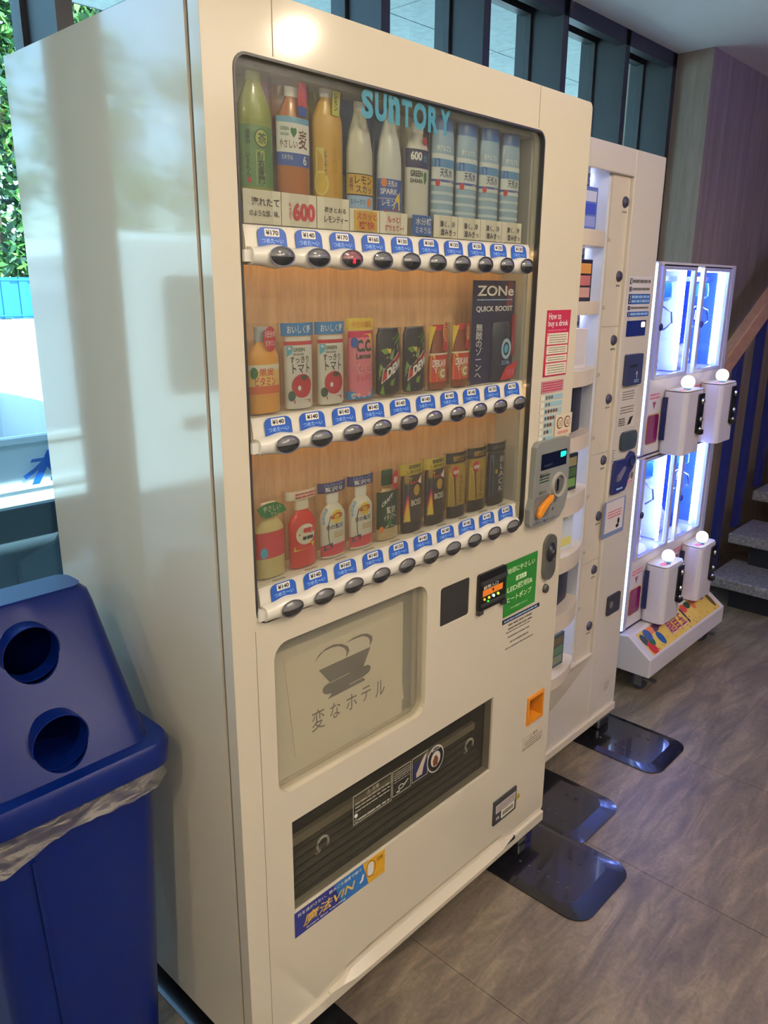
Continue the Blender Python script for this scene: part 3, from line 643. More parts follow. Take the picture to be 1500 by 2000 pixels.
# blue heat-pump sticker under the tray
vs_ = decal('blue_sticker', [(.105, .2855), (.285, .2855), (.285, .341), (.105, .341)], .0016, mat('deep blue sticker', (42,50,128), .4), vm)
decal('sticker_patch', [(.225, .2856), (.300, .2853), (.300, .341), (.205, .341)], .0012, mat('bright blue sticker', (40,110,180), .4), vs_)
decal('sticker_patch', [(.300, .2853), (.348, .2845), (.3485, .3395), (.284, .341)], .0008, mat('amber sticker', (222,168,40), .4), vs_)
text('魔法VIN', .124, .262, .298, .322, .0004, mat('gold letters', (228,188,92), .4), vs_, bold=.035, shear=.22)
text('熱を逃がさない、飲みごろ温度で保つ', .112, .280, .328, .336, .0004, P_WHITE, vs_, bold=.02, res=1)
text('Smart Eco Vending', .132, .235, .289, .2945, .0004, P_WHITE, vs_, bold=.02, res=1)
decal('can_picture', rrect(.298, .314, .303, .333, .006), .0002, P_WHITE, vs_); decal('can_picture', ellipse(.306, .318, .014, .019, 24), .0004, P_BROWN, vs_, holes=[ellipse(.306, .318, .0128, .0178, 24)])
decal('plug_picture', [(.276, .300), (.284, .303), (.287, .316), (.283, .318), (.279, .307), (.274, .303)], .0004, P_WHITE, vs_)
text('大放電', .324, .342, .322, .333, .0002, P_NAVY, vs_, res=1); text('クリーン', .312, .344, .292, .298, .0002, P_BROWN, vs_, res=1)
# feet under the machine
for x in (.06, .90):
    ft_ = obj('levelling_foot', MB().box(x, x+.055, .02, .10, .008, .040), M_STEEL, vm, bevel=.004)
    obj('bolt', MB().lathe([(.012, .04), (.012, .068)], 12, c=(x+.027, .05, 0)), M_CHROME, ft_)
    obj('foot_bracket', MB().box(x+.02, x+.05, .012, .020, .012, .066), M_CHROME, ft_)

# ------------------------------------------------------------------ earthquake floor plates
M_PL = mat('black satin steel plate', (20,20,26), .22, metal=.0, coat=.6, spec=.6)
def plate(x0, x1, y0, y1, label, holes=True):
    n = 6; r = .05; base = []; top = []
    pts = [(x0, y1)] + [(x0+r-r*math.cos(PI/2*i/n), y0+r-r*math.sin(PI/2*i/n)) for i in range(n+1)] + [(x1-r+r*math.sin(PI/2*i/n), y0+r-r*math.cos(PI/2*i/n)) for i in range(n+1)] + [(x1, y1)]
    cx, cy = (x0+x1)/2, (y0+y1)/2
    def inset(p, d):
        return (min(max(p[0], x0+d), x1-d), max(p[1], y0+d))
    th = .008; rim = .003
    v = [(p[0], p[1], 0) for p in pts] + [(p[0], p[1], rim) for p in pts]; m = len(pts)
    # sunken border then raised field
    ins = [(cx+(p[0]-cx)*.80, p[1] if p[1] > y1-.001 else cy+(p[1]-cy)*.86) for p in pts]
    v += [(p[0], p[1], th) for p in ins]
    f = [(i, i+1, m+i+1, m+i) for i in range(m-1)] + [(m+i, m+i+1, 2*m+i+1, 2*m+i) for i in range(m-1)]
    f += [tuple(2*m+i for i in range(m)), tuple(range(m)), (m-1, 0, m, 2*m-1), (2*m-1, m, 2*m, 3*m-1)]
    t = tag(thing('floor_plate', label, 'floor plate', (0, 0, .0005)), group='black floor plates under the machines')
    obj('steel_plate', MB().add(v, f), M_PL, t)
    for i in range(6):
        obj('rivet', MB().lathe([(.0001, .0105), (.003, .0100), (.004, th)], 10, c=(cx-.05, y0+.09+.028*i, 0)), M_DKGREY, t)
    for i in range(2):
        obj('bolt_hole', MB().lathe([(.0001, .0086), (.005, .0084)], 10, c=(cx+.05, y0+.11+.03*i, 0)), M_BLACK, t)
    return t
plate(.775, 1.035, -.245, .48, 'black steel plate under the outer front foot of the drinks machine')
plate(-.008, .232, -.245, .56, 'black steel plate under the drinks machine on its window side')
plate(1.008, 1.262, -.10, .50, 'black steel plate under the goods machine beside the drinks machine')
plate(1.462, 1.705, -.112, .50, 'black steel plate under the goods machine on its crane-game side')
# ------------------------------------------------------------------ sample drinks in the window
M_SHELL = sheet_glass('clear sample case', (250,250,248), ior=1.3, rough=.08)
SY = .40
PX = -.0065   # the print is turned a little towards the window side
PET = [(.0001,0),(.90,0),(1,.015),(1,.50),(.97,.52),(1,.54),(1,.62),(.93,.70),(.62,.82),(.42,.88),(.42,.90)]
PETS = [(.0001,0),(.92,0),(1,.02),(1,.62),(.96,.68),(.72,.76),(.46,.82),(.46,.85)]
CARB = [(.0001,0),(.9,0),(1,.02),(1,.46),(.98,.55),(.80,.70),(.50,.84),(.40,.90)]
BTL = [(.0001,0),(.94,0),(1,.02),(1,.40),(.96,.48),(.66,.72),(.52,.84),(.52,.92)]
CAN = [(.0001,0),(.80,0),(.92,.02),(1,.05),(1,.90),(.86,.97),(.86,1.0),(.0001,1.0)]
TALL = [(.0001,0),(.88,0),(1,.03),(1,.93),(.95,.97),(.95,1.0),(.0001,1.0)]
def shape(prof, r, h, z0=0.0, cy=.041): return MB().lathe([(a*r, z0+b*h) for a, b in prof], 24, c=(0, cy, 0), sy=SY)
def band(r, z0, z1, m, t, name='label_band', cy=.041, dr=.0004, a0=PI*1.02, a1=PI*1.98):
    return obj(name, MB().lathe([(r+dr, z0), (r+dr, z1)], 20, c=(0, cy, 0), sy=SY, a0=a0, a1=a1), m, t)
def tx(b, x0, x1, z0, z1, m, t, r=.0262, bold=.02, vertical=False, cy=.041, lift=.0012, shear=0.0):
    return text(b, x0+PX, x1+PX, z0, z1, 0, m, t, bold=bold, vertical=vertical, bend=(0, cy, r+lift, SY), res=1, shear=shear)
def spot(x, z, a, b, m, t, r=.0262, lift=.0008, name='print_spot', cy=.041):
    x += PX; pts = ellipse(x, z, a, b, 16); vs = [((r+lift)*math.sin(u/(r+lift)), cy-(r+lift)*math.cos(u/(r+lift))*SY, v) for u, v in pts]
    c = ((r+lift)*math.sin(x/(r+lift)), cy-(r+lift)*math.cos(x/(r+lift))*SY-.0004, z)
    return obj(name, MB().add(vs+[c], [(i, (i+1) % 16, 16) for i in range(16)]), m, t)
def poly(pts, m, t, r=.0262, lift=.0006, name='print_patch', cy=.041, sub=3):
    P = []; pts = [(p[0]+PX, p[1]) for p in pts]
    for i in range(len(pts)):
        a, b = pts[i], pts[(i+1) % len(pts)]
        for k in range(sub): P.append((a[0]+(b[0]-a[0])*k/sub, a[1]+(b[1]-a[1])*k/sub))
    tri = tessellate_polygon([[Vector((p[0], p[1], 0)) for p in P]]); R = r+lift
    return obj(name, MB().add([(R*math.sin(u/R), cy-R*math.cos(u/R)*SY, v) for u, v in P], [tuple(q) for q in tri]), m, t)
def case(t, h, w=.0315):
    obj('clear_case', MB().lathe([(w, .001), (w, h)], 16, c=(0, .050, 0), sy=.80, a0=PI, a1=2*PI), M_SHELL, t)
def flat(b, x0, x1, z0, z1, m, t, y=.0335, bold=.015, vertical=False): return text(b, x0, x1, z0, z1, y, m, t, bold=bold, res=1, vertical=vertical)
def card(t, x0, x1, z0, z1, m, y=.069, name='card'): return obj(name, MB().box(x0, x1, y, y+.0012, z0, z1), m, t)
def pop(t, x0, x1, z0, z1, m, y=.036): return obj('banner', MB().lathe([(.0300, z0), (.0300, z1)], 12, c=(0, .0434, 0), sy=SY, a0=PI*1.03, a1=PI*1.97), m, t)
Z0 = [ROWS[0]+.0435, ROWS[1]+.0435, ROWS[2]+.0435]
def sample(row, col, label, group=None):
    return thing('sample_drink', label, 'sample drink', (BX[col], 0, Z0[row]), group=group)
def pm(n, c, r=.3): return mat(n, c, r, coat=.2)
# ---- top row
t = sample(0, 0, 'green tea sample bottle with a round tea seal on its label')
card(t, -.031, .031, .002, .048, P_CREAM, .0290, 'caption_card'); card(t, -.031, .031, .03, .205, pm('lime card', (160,168,84)))
obj('bottle', shape(PET, .027, .168, .040), pm('pale green tea', (150,158,62)), t); obj('cap', shape([(.0001,0),(.46,0),(.46,1),(.0001,1)], .027, .017, .190), pm('tea cap', (150,160,70)), t)
band(.027, .052, .132, pm('tea label green', (96,138,74)), t); poly([(.000,.053),(.014,.053),(.014,.100),(.000,.100)], pm('tea label lime', (170,180,84)), t, r=.027)
spot(.010, .116, .012, .0125, P_DGREEN, t, r=.027, lift=.0010); spot(.010, .116, .0105, .011, pm('tea label lime', (170,180,84)), t, r=.027, lift=.0016); tx('茶', .003, .017, .109, .123, P_DGREEN, t, r=.027, lift=.0026)
tx('伊右衛門', .002, .0135, .056, .099, P_BLACK, t, r=.027, vertical=True, lift=.002); tx('いえもん', -.017, -.009, .064, .096, P_DGREEN, t, r=.027, vertical=True, lift=.002); tx('福寿園', -.017, -.009, .106, .126, P_DGREEN, t, r=.027, vertical=True, lift=.002)
spot(-.012, .060, .0035, .004, P_RED, t, r=.027); flat('淹れたて', -.018, .028, .026, .038, P_BLACK, t, .0282); flat('のような緑、味、', -.022, .028, .012, .021, P_BLACK, t, .0282); case(t, .207)
t = sample(0, 1, 'barley tea sample bottle in amber with a red 600 below')
card(t, -.031, .031, .002, .048, P_CREAM, .0290, 'caption_card'); card(t, -.031, .031, .13, .200, pm('peach card', (206,150,120)))
obj('bottle', shape(PET, .028, .158, .038), pm('barley amber', (184,112,48)), t); obj('cap', shape([(.0001,0),(.46,0),(.46,1),(.0001,1)], .028, .013, .180), P_WHITE, t)
band(.028, .086, .150, P_WHITE, t); band(.028, .086, .104, P_BLUE, t, dr=.0008); band(.028, .144, .152, pm('sky label', (110,170,205)), t, dr=.0008)
tx('麦', .008, .026, .110, .136, P_BROWN, t, r=.028, bold=.03); tx('やさしい', -.026, .006, .110, .121, P_BROWN, t, r=.028); tx('GREEN', -.024, -.008, .133, .138, P_GREEN, t, r=.028); tx('DA·KA·RA', -.024, -.008, .126, .130, P_GREEN, t, r=.028)
poly([(.0,.124),(.005,.131),(.005,.136),(.002,.138),(0,.136),(-.002,.138),(-.005,.136),(-.005,.131)], P_GREEN, t, r=.028, lift=.0014); tx('ミネラル', -.022, -.002, .094, .101, P_WHITE, t, r=.028); tx('6', .016, .024, .089, .102, P_WHITE, t, r=.028)
poly([(.008,.162),(.028,.162),(.028,.200),(.010,.200)], P_RED, t, r=.0285); poly([(.008,.155),(.028,.155),(.028,.168),(.008,.168)], P_BLUE, t, r=.0285, lift=.001)
flat('600', -.012, .028, .010, .036, P_RED, t, .0282, bold=.05); flat('たっぷり', -.020, -.014, .012, .035, P_RED, t, .0282, vertical=True); case(t, .204)
t = sample(0, 2, 'lemon tea sample bottle with a lemon slice on a yellow card')
card(t, -.031, .031, .002, .048, P_CREAM, .0290, 'caption_card'); card(t, -.031, .031, .03, .207, pm('yellow card', (192,180,70)))
obj('bottle', shape(PETS, .027, .180, .040), pm('lemon tea', (206,160,44)), t); obj('cap', shape([(.0001,0),(.5,0),(.5,1),(.0001,1)], .027, .014, .190), P_WHITE, t)
poly([(-.026,.060),(-.008,.060),(-.008,.118),(-.026,.118)], pm('soft yellow', (214,200,90)), t, r=.027); spot(-.016, .068, .0155, .018, pm('lemon rim', (222,206,80)), t, r=.027, lift=.0012); spot(-.016, .068, .0125, .015, pm('lemon flesh', (212,180,30)), t, r=.027, lift=.0018)
tx('レモンティー', -.009, -.0035, .080, .116, P_BLACK, t, r=.027, vertical=True); tx('LEMON TEA', .008, .016, .052, .120, pm('tea emboss', (190,140,30)), t, r=.027, vertical=True)
poly([(.006,.165),(.022,.165),(.026,.200),(.008,.200)], pm('lime tag', (196,196,80)), t, r=.0285); tx('レモン', .010, .018, .172, .196, P_DGREEN, t, r=.0285, vertical=True)
flat('透きとおる', -.018, .024, .026, .034, P_BLACK, t, .0282); flat('レモンティー', -.018, .028, .011, .021, P_BLACK, t, .0282); case(t, .209)
def carbon(col, label, body, lab1, lab2, words, foot):
    t = sample(0, col, label)
    card(t, -.031, .031, .002, .036, P_CREAM, .0290, 'caption_card'); card(t, -.031, .031, .09, .204, pm('sea blue card', (58,116,176)))
    obj('bottle', shape(CARB, .026, .170, .030), pm(body[0], body[1]), t); obj('cap', shape([(.0001,0),(.42,0),(.42,1),(.0001,1)], .026, .013, .182), P_WHITE, t)
    band(.026, .058, .088, lab1, t); band(.026, .038, .057, lab2, t)
    for w in words: tx(*w, t)
    for b, x0, x1, z0, z1, m in foot: flat(b, x0, x1, z0, z1, m, t, .0282)
    case(t, .206); return t
t = carbon(3, 'lemon soda sample bottle with a bold yellow and black label', ('cloudy bottle', (204,200,178)), pm('soda yellow', (214,170,52)), P_LBLUE,
    [('レモン', -.012, .024, .074, .086, P_BLACK), ('スカッ', -.010, .024, .060, .072, P_BLACK), ('特製', -.024, -.016, .062, .084, P_BROWN), ('スパークリ', -.022, .008, .043, .051, P_NAVY)], [])
card(t, -.022, .026, .003, .034, pm('soda yellow', (214,170,52)), .0280, 'caption_card'); flat('スカッと', -.018, .024, .020, .031, P_RED, t, .0272, bold=.03); flat('爽快', -.014, .020, .006, .018, P_RED, t, .0272, bold=.03)
spot(.018, .047, .006, .007, P_ORANGE, t); band(.026, .0565, .0585, P_BLACK, t, dr=.0009); band(.026, .088, .0895, P_BLACK, t, dr=.0009)
t = carbon(4, 'sparkling water sample bottle with blue and yellow label', ('white bottle', (208,210,204)), P_BLUE, P_BLUE,
    [('SPARK', -.022, .016, .064, .073, P_WHITE), ('天然水', -.006, .016, .076, .086, P_WHITE), ('レモン', -.018, .010, .046, .056, P_WHITE)], [('もっと!', -.014, .014, .020, .030, P_RED), ('搾りたてー!', -.020, .022, .006, .016, P_RED)])
poly([(.004,.040),(.024,.040),(.024,.070),(.012,.060)], P_YELLOW, t, lift=.001); spot(-.014, .082, .007, .007, P_ORANGE, t, lift=.001); poly([(-.014,.036),(.016,.038),(.016,.042),(-.014,.040)], P_RED, t, lift=.0014)
t = sample(0, 5, 'white sports drink sample bottle with a navy 600 band')
card(t, -.031, .031, .002, .20, P_CREAM); obj('bottle', shape(PETS, .027, .165, .030), pm('milk white bottle', (214,212,202)), t); obj('cap', shape([(.0001,0),(.5,0),(.5,1),(.0001,1)], .027, .015, .168), P_WHITE, t)
band(.027, .112, .142, P_NAVY, t); tx('600', -.018, .008, .124, .138, P_WHITE, t, r=.027, bold=.04); tx('水分', .012, .022, .122, .136, P_CYAN, t, r=.027); tx('GREEN', -.018, .010, .098, .108, P_DGREEN, t, r=.027, bold=.04); tx('DA·KA·RA', -.018, .010, .088, .095, P_DGREEN, t, r=.027, bold=.04); poly([(.016,.086),(.022,.094),(.022,.104),(.018,.108),(.013,.104),(.013,.094)], P_GREEN, t, r=.027)
spot(.018, .156, .006, .007, P_RED, t, r=.024); card(t, -.020, .026, .003, .036, pm('mid blue', (50,100,180)), .0280, 'caption_card'); flat('水分補', -.014, .024, .020, .032, P_WHITE, t, .0272); flat('ミネラル', -.014, .024, .006, .017, P_WHITE, t, .0272); case(t, .200)
def water():
    t = sample(0, 6, 'natural water sample bottle, clear pale blue with a blue cap', 'natural water sample bottles')
    card(t, -.031, .031, .002, .040, P_CREAM, .0290, 'caption_card'); card(t, -.031, .031, .03, .17, pm('mist card', (180,196,206)))
    obj('bottle', shape(TALL, .027, .150, .030), pm('water blue', (156,186,212), .15), t); obj('cap', shape([(.0001,0),(.94,0),(.94,.85),(.85,1),(.0001,1)], .027, .028, .178), pm('cap blue', (56,110,178)), t)
    band(.027, .090, .142, pm('water label', (214,222,224)), t); band(.027, .120, .134, pm('label sky', (90,150,205)), t, dr=.0008); band(.027, .096, .100, P_BLUE, t, dr=.0008); poly([(-.024,.120),(-.010,.120),(-.010,.134),(-.024,.134)], P_BLUE, t, r=.027, lift=.0014)
    tx('天然水', -.010, .022, .104, .119, P_NAVY, t, r=.027, bold=.03); spot(-.015, .094, .006, .006, P_RED, t, r=.027, lift=.0012); poly([(-.008,.091),(.022,.091),(.022,.098),(-.008,.098)], P_CREAM, t, r=.027, lift=.0014)
    for k in range(3): band(.027, .045+.015*k, .050+.015*k, pm('water pale', (196,212,222)), t, 'bottle_rib', dr=.0006)
    tx('南アルプス', -.018, .016, .146, .156, P_WHITE, t, r=.027)
    flat('清く、冷', -.016, .024, .020, .031, P_NAVY, t, .0282); flat('澄みきっ', -.014, .026, .006, .017, P_NAVY, t, .0282); case(t, .205)
    return t
w0 = water()
for c in (7, 8, 9): copy_tree(w0, loc=(BX[c], 0, Z0[0]))
# ---- middle row
t = sample(1, 0, 'orange fruit drink sample bottle with a round red tag')
obj('bottle', shape(PETS, .0265, .130, .0), pm('orange juice', (226,160,56)), t); obj('cap', shape([(.0001,0),(.52,0),(.52,1),(.0001,1)], .0265, .022, .108), pm('grey cap', (176,182,186)), t)
band(.0265, .032, .072, pm('pale orange label', (232,190,100)), t); band(.0265, .030, .042, pm('deep orange', (214,104,48)), t, dr=.0008); band(.0265, .066, .074, P_CREAM, t, dr=.0006)
tx('果実', -.008, .018, .057, .069, P_RED, t); tx('ビタミン', -.016, .022, .042, .056, P_RED, t, bold=.03); spot(-.018, .062, .008, .009, P_GREEN, t, lift=.0014); spot(.013, .112, .012, .019, P_RED, t, r=.026, lift=.003); tx('1日分の', .004, .022, .114, .124, P_WHITE, t, r=.026, lift=.0045); tx('ビタミン', .004, .022, .102, .110, P_WHITE, t, r=.026, lift=.0045); case(t, .135)
def tomato():
    t = sample(1, 1, 'tomato juice sample can under a blue banner', 'tomato juice samples')
    obj('can', shape(TALL, .0255, .112, .0), pm('white can', (222,218,208)), t); band(.0255, .100, .106, P_RED, t); poly([(-.024,.082),(-.012,.088),(-.010,.099),(-.024,.099)], P_CYAN, t, r=.0255)
    tx('GREEN', -.010, .012, .090, .096, P_DGREEN, t, r=.0255); tx('DA·KA·RA', -.010, .010, .084, .088, P_DGREEN, t, r=.0255); tx('すっきり', -.016, .020, .072, .083, P_BLACK, t, r=.0255, bold=.03); tx('トマト', -.012, .022, .056, .071, P_BLACK, t, r=.0255, bold=.05)
    spot(.006, .036, .020, .019, pm('tomato red', (186,32,36)), t, r=.0255, lift=.0014); spot(.009, .049, .006, .004, P_DGREEN, t, r=.0255, lift=.0026); spot(.000, .033, .003, .004, P_WHITE, t, r=.0255, lift=.0026); spot(-.015, .021, .008, .008, P_DGREEN, t, r=.0255, lift=.002); poly([(-.010,.009),(.022,.009),(.022,.014),(-.010,.014)], P_RED, t, r=.0255, lift=.0012)
    pop(t, 0, 0, .114, .134, pm('banner blue', (44,126,196))); tx('おいしく野', -.020, .026, .118, .130, P_WHITE, t, r=.030, cy=.0434, bold=.03, lift=.0012); case(t, .134); return t
t0 = tomato(); copy_tree(t0, loc=(BX[2], 0, Z0[1]))
t = sample(1, 3, 'pink and yellow lemon drink sample can under a yellow banner')
obj('can', shape(TALL, .0255, .112, .004), pm('pink can', (224,120,140)), t); poly([(-.014,.060),(.010,.056),(.026,.064),(.026,.112),(.008,.112),(-.016,.092)], P_YELLOW, t, r=.0255); tx('C.C.', -.010, .026, .082, .102, P_DGREEN, t, r=.0255, bold=.05); tx('Lemon', -.010, .024, .070, .080, P_DGREEN, t, r=.0255, bold=.03); tx('もも', -.010, .024, .046, .062, P_WHITE, t, r=.0255, bold=.05, lift=.0018); tx('もも', -.009, .023, .047, .061, P_RED, t, r=.0255, bold=.0, lift=.0026); tx('ミックス', -.010, .024, .032, .043, P_RED, t, r=.0255)
spot(-.015, .098, .009, .009, P_BLUE, t, r=.0255, lift=.0016); band(.0255, .106, .1165, pm('hot pink', (206,40,90)), t, dr=.0002); pop(t, 0, 0, .118, .138, P_YELLOW); tx('今だけ限定', -.020, .026, .122, .133, P_ORANGE, t, r=.030, cy=.0434); pop(t, 0, 0, .002, .016, pm('banner blue', (44,126,196))); tx('爽やかミ', -.022, .024, .004, .013, P_WHITE, t, r=.030, cy=.0434); case(t, .139)
def dew():
    t = sample(1, 4, 'dark soda sample can with green shards and a red slanting name', 'dark green soda samples')
    obj('can', shape(CAN, .0262, .116, .002), pm('dew navy', (30,30,44)), t); obj('can_rim', shape([(.86,0),(.86,1),(.0001,1)], .0262, .003, .1165), M_STEEL, t)
    poly([(-.026,.030),(-.020,.056),(.024,.094),(.024,.082)], pm('dew pale', (140,160,110)), t); poly([(-.018,.022),(.026,.052),(.026,.078),(-.014,.046)], P_CREAM, t, lift=.001); poly([(-.016,.025),(.026,.054),(.026,.076),(-.013,.044)], pm('dew red', (196,36,40)), t, lift=.0016)
    text('DEW', -.012, .026, .030, .048, 0, P_WHITE, t, bold=.05, bend=(0, .041, .0262+.003, SY), res=1, skew=.62)
    for a in ([(-.02,.082),(-.004,.086),(.006,.078),(-.010,.074)], [(.002,.100),(.016,.104),(.022,.114),(.010,.100)], [(.010,.088),(.024,.100),(.026,.110),(.014,.096)], [(-.022,.006),(-.014,.022),(-.010,.004)], [(.004,.028),(.014,.032),(.010,.018),(.002,.020)], [(-.026,.040),(-.022,.060),(-.018,.036)]): poly(a, pm('dew green', (110,150,40)), t, lift=.0022)
    poly([(-.006,.083),(.004,.084),(.002,.074)], P_YELLOW, t, lift=.0028); case(t, .120); return t
d0 = dew(); copy_tree(d0, loc=(BX[5], 0, Z0[1]))
def deka():
    t = sample(1, 6, 'amber energy drink sample bottle with red and yellow label', 'amber energy drink samples')
    obj('bottle', shape(BTL, .0235, .120, .0), pm('amber bottle', (140,74,40), .2), t); obj('cap', shape([(.0001,0),(.56,0),(.56,1),(.0001,1)], .0235, .010, .110), P_RED, t)
    band(.0235, .014, .066, pm('flame red', (206,60,40)), t); poly([(-.022,.015),(-.002,.015),(-.010,.066),(-.022,.066)], P_YELLOW, t, r=.0235, lift=.0008); tx('DEKAVI', -.016, .020, .042, .056, P_WHITE, t, r=.0235, bold=.04); tx('TA', -.012, .010, .032, .040, P_WHITE, t, r=.0235); spot(.010, .030, .011, .012, P_GOLD, t, r=.0235, lift=.0016); tx('C', .003, .017, .022, .038, P_WHITE, t, r=.0235, bold=.04, lift=.003)
    band(.0235, .065, .068, P_CREAM, t, dr=.0010); poly([(-.026,.070),(-.026,.118),(-.008,.118)], P_YELLOW, t, r=.029, cy=.0434); poly([(.008,.074),(.022,.070),(.022,.120),(.014,.126)], P_RED, t, r=.026, lift=.001); tx('元気', .012, .020, .088, .118, P_YELLOW, t, r=.026, vertical=True, lift=.0018); case(t, .124); return t
k0 = deka(); copy_tree(k0, loc=(BX[7], 0, Z0[1]))
t = thing('sample_drink', 'energy drink sample on a wide dark navy poster card', 'sample drink', (.7075, 0, Z0[1]))
obj('poster_card', MB().lathe([(.62, -.004), (.62, .202)], 10, c=(0, -.575, 0), a0=PI/2-.119, a1=PI/2+.119), mat('zone navy', (30,32,74), .35, vary=.3, vscale=14), t)
YZ = .0405
flat('ZONe', -.058, .068, .172, .192, P_WHITE, t, YZ, bold=.02); print_lines(-.058, .066, .162, .167, 1, YZ, P_LBLUE, t, 71); flat('QUICK BOOST', -.060, .066, .140, .152, P_WHITE, t, YZ, bold=.015); flat('無敵のゾーンへ', -.058, -.036, .010, .118, P_WHITE, t, YZ, vertical=True, bold=.0)
card(t, .045, .0735, .150, .200, pm('maroon card', (110,30,60)), .0415); 
obj('can', MB().lathe([(.0001,0),(.024,0),(.029,.006),(.029,.112),(.025,.120),(.0001,.120)], 22, c=(.026, .042, .0), sy=.5), pm('zone can', (26,34,60)), t)
obj('can_ring', MB().prism(ellipse(.030, .066, .017, .021, 22), 'y', .0268, .0262, [ellipse(.030, .066, .011, .014, 22)]), pm('zone ring', (170,200,225)), t); obj('can_ring', MB().prism(ellipse(.030, .066, .007, .009, 18), 'y', .0268, .0262), P_CYAN, t); text('ZONe', .014, .044, .034, .042, .0262, P_LBLUE, t, res=1)
decal('red_flash', [(.010, .002), (.058, .004), (.072, .040), (.030, .028)], .0255, P_RED, t); text('新登場', .032, .060, .010, .024, .0244, P_PINK, t, res=1)
obj('side_strip', MB().box(.060, .070, .034, .036, .05, .135), pm('crimson strip', (150,40,60)), t)
# ---- bottom row
t = sample(2, 0, 'pale apple drink sample bottle with a green leaf tag')
obj('bottle', shape(PETS, .0265, .122, .0), pm('apple juice', (208,190,128)), t); obj('cap', shape([(.0001,0),(.52,0),(.52,1),(.0001,1)], .0265, .020, .104), P_CREAM, t); band(.0265, .034, .078, pm('apple red', (206,64,72)), t); spot(-.012, .044, .0075, .009, P_CYAN, t, lift=.0018)
lf = [(-.031,.122),(-.024,.109),(-.012,.104),(.008,.106),(.024,.110),(.018,.120),(.004,.128),(-.012,.128)]
obj('leaf_tag', MB().prism(lf, 'y', .0270, .0276), P_GREEN, t); text('やさしい', -.020, .012, .114, .124, .0263, P_CREAM, t, res=1); text('りんご', -.006, .012, .107, .113, .0263, P_CREAM, t, res=1); case(t, .136)
t = sample(2, 1, 'bright red drink sample bottle with a cream oval label')
obj('bottle', shape(PETS, .0265, .118, .0), pm('fruit red', (206,54,44), .2), t); obj('cap', shape([(.0001,0),(.5,0),(.5,1),(.0001,1)], .0265, .018, .100), P_CREAM, t); spot(.006, .058, .020, .018, P_CREAM, t, lift=.0014); print_lines(-.006, .018, .060, .070, 1, .0287, P_RED, t, 81, h=.8); print_lines(-.008, .018, .048, .056, 1, .0287, P_BLACK, t, 82, h=.7); poly([(-.020,.030),(.022,.034),(.024,.042),(-.018,.038)], P_YELLOW, t, lift=.0018); pop(t, 0, 0, .119, .134, P_CREAM); print_lines(-.020, .022, .121, .132, 2, .0303, P_RED, t, 83); case(t, .136)
def lipton():
    t = sample(2, 2, 'white milk tea sample bottle under a purple banner', 'white milk tea samples')
    obj('bottle', shape(PETS, .0260, .116, .0), pm('milk bottle', (220,214,200)), t); obj('cap', shape([(.0001,0),(.5,0),(.5,1),(.0001,1)], .0260, .018, .098), P_WHITE, t); spot(.008, .074, .012, .012, P_YELLOW, t, r=.0255, lift=.0012); poly([(-.004,.076),(.008,.081),(.020,.078),(.020,.072),(.008,.070),(-.004,.071)], P_RED, t, r=.0255, lift=.003); tx('Lipton', -.002, .018, .0725, .0785, P_YELLOW, t, r=.0255, lift=.0044); tx('白の贅沢', -.014, .022, .052, .061, P_NAVY, t, bold=.03); print_lines(-.006, .014, .036, .048, 3, .0290, P_GOLD, t, 85, h=.3)
    band(.026, .004, .024, pm('berry red', (206,70,80)), t, dr=.0006); poly([(-.022,.014),(-.002,.018),(-.002,.028),(-.022,.024)], pm('slate', (60,80,110)), t, lift=.0016)
    for a, b in ((-.019,.082),(-.022,.074),(-.015,.088),(-.021,.066)): spot(a, b, .004, .004, P_LBLUE, t, r=.0255, lift=.0012)
    obj('label_outline', MB().tube([((.0268)*math.sin(u/.0268), 0.041-.0268*math.cos(u/.0268)*SY, v) for u, v in [(-.014, .024), (-.0165, .04), (-.0165, .062), (-.012, .076)]], .0006, 5), P_NAVY, t)
    pop(t, 0, 0, .118, .136, pm('banner purple', (48,40,110))); tx('贅沢な', -.016, .024, .120, .128, P_WHITE, t, r=.030, cy=.0434, bold=.03); tx('ミルクたっぷり', -.018, .024, .129, .1345, P_LBLUE, t, r=.030, cy=.0434); case(t, .137); return t
l0 = lipton(); copy_tree(l0, loc=(BX[3], 0, Z0[2]))
t = sample(2, 4, 'dark green coffee sample bottle with a red round tag')
obj('bottle', shape(PETS, .0255, .116, .0), pm('milky base', (196,170,126)), t); obj('cap', shape([(.0001,0),(.52,0),(.52,1),(.0001,1)], .0255, .028, .104), P_DGREEN, t); band(.0255, .022, .094, pm('forest label', (40,62,44)), t); poly([(-.024,.010),(.0,.030),(.026,.022),(.026,.008),(-.024,.006)], pm('cream splash', (206,180,136)), t, lift=.0012)
text('CRAFT', -.022, .004, .064, .072, 0, P_WHITE, t, bold=.03, bend=(0, .041, .0285, SY), res=1, skew=.7); tx('贅沢', -.004, .018, .050, .064, P_CREAM, t, bold=.02); tx('イタリアー', -.010, .022, .038, .049, P_CREAM, t, bold=.02); spot(.004, .032, .006, .006, P_GREEN, t, lift=.0016); spot(-.016, .022, .006, .006, P_ORANGE, t, lift=.0018); spot(.020, .112, .011, .019, P_RED, t, r=.029, lift=.001, cy=.0425); tx('新', .013, .026, .106, .120, P_WHITE, t, r=.029, cy=.0425, lift=.003); case(t, .134)
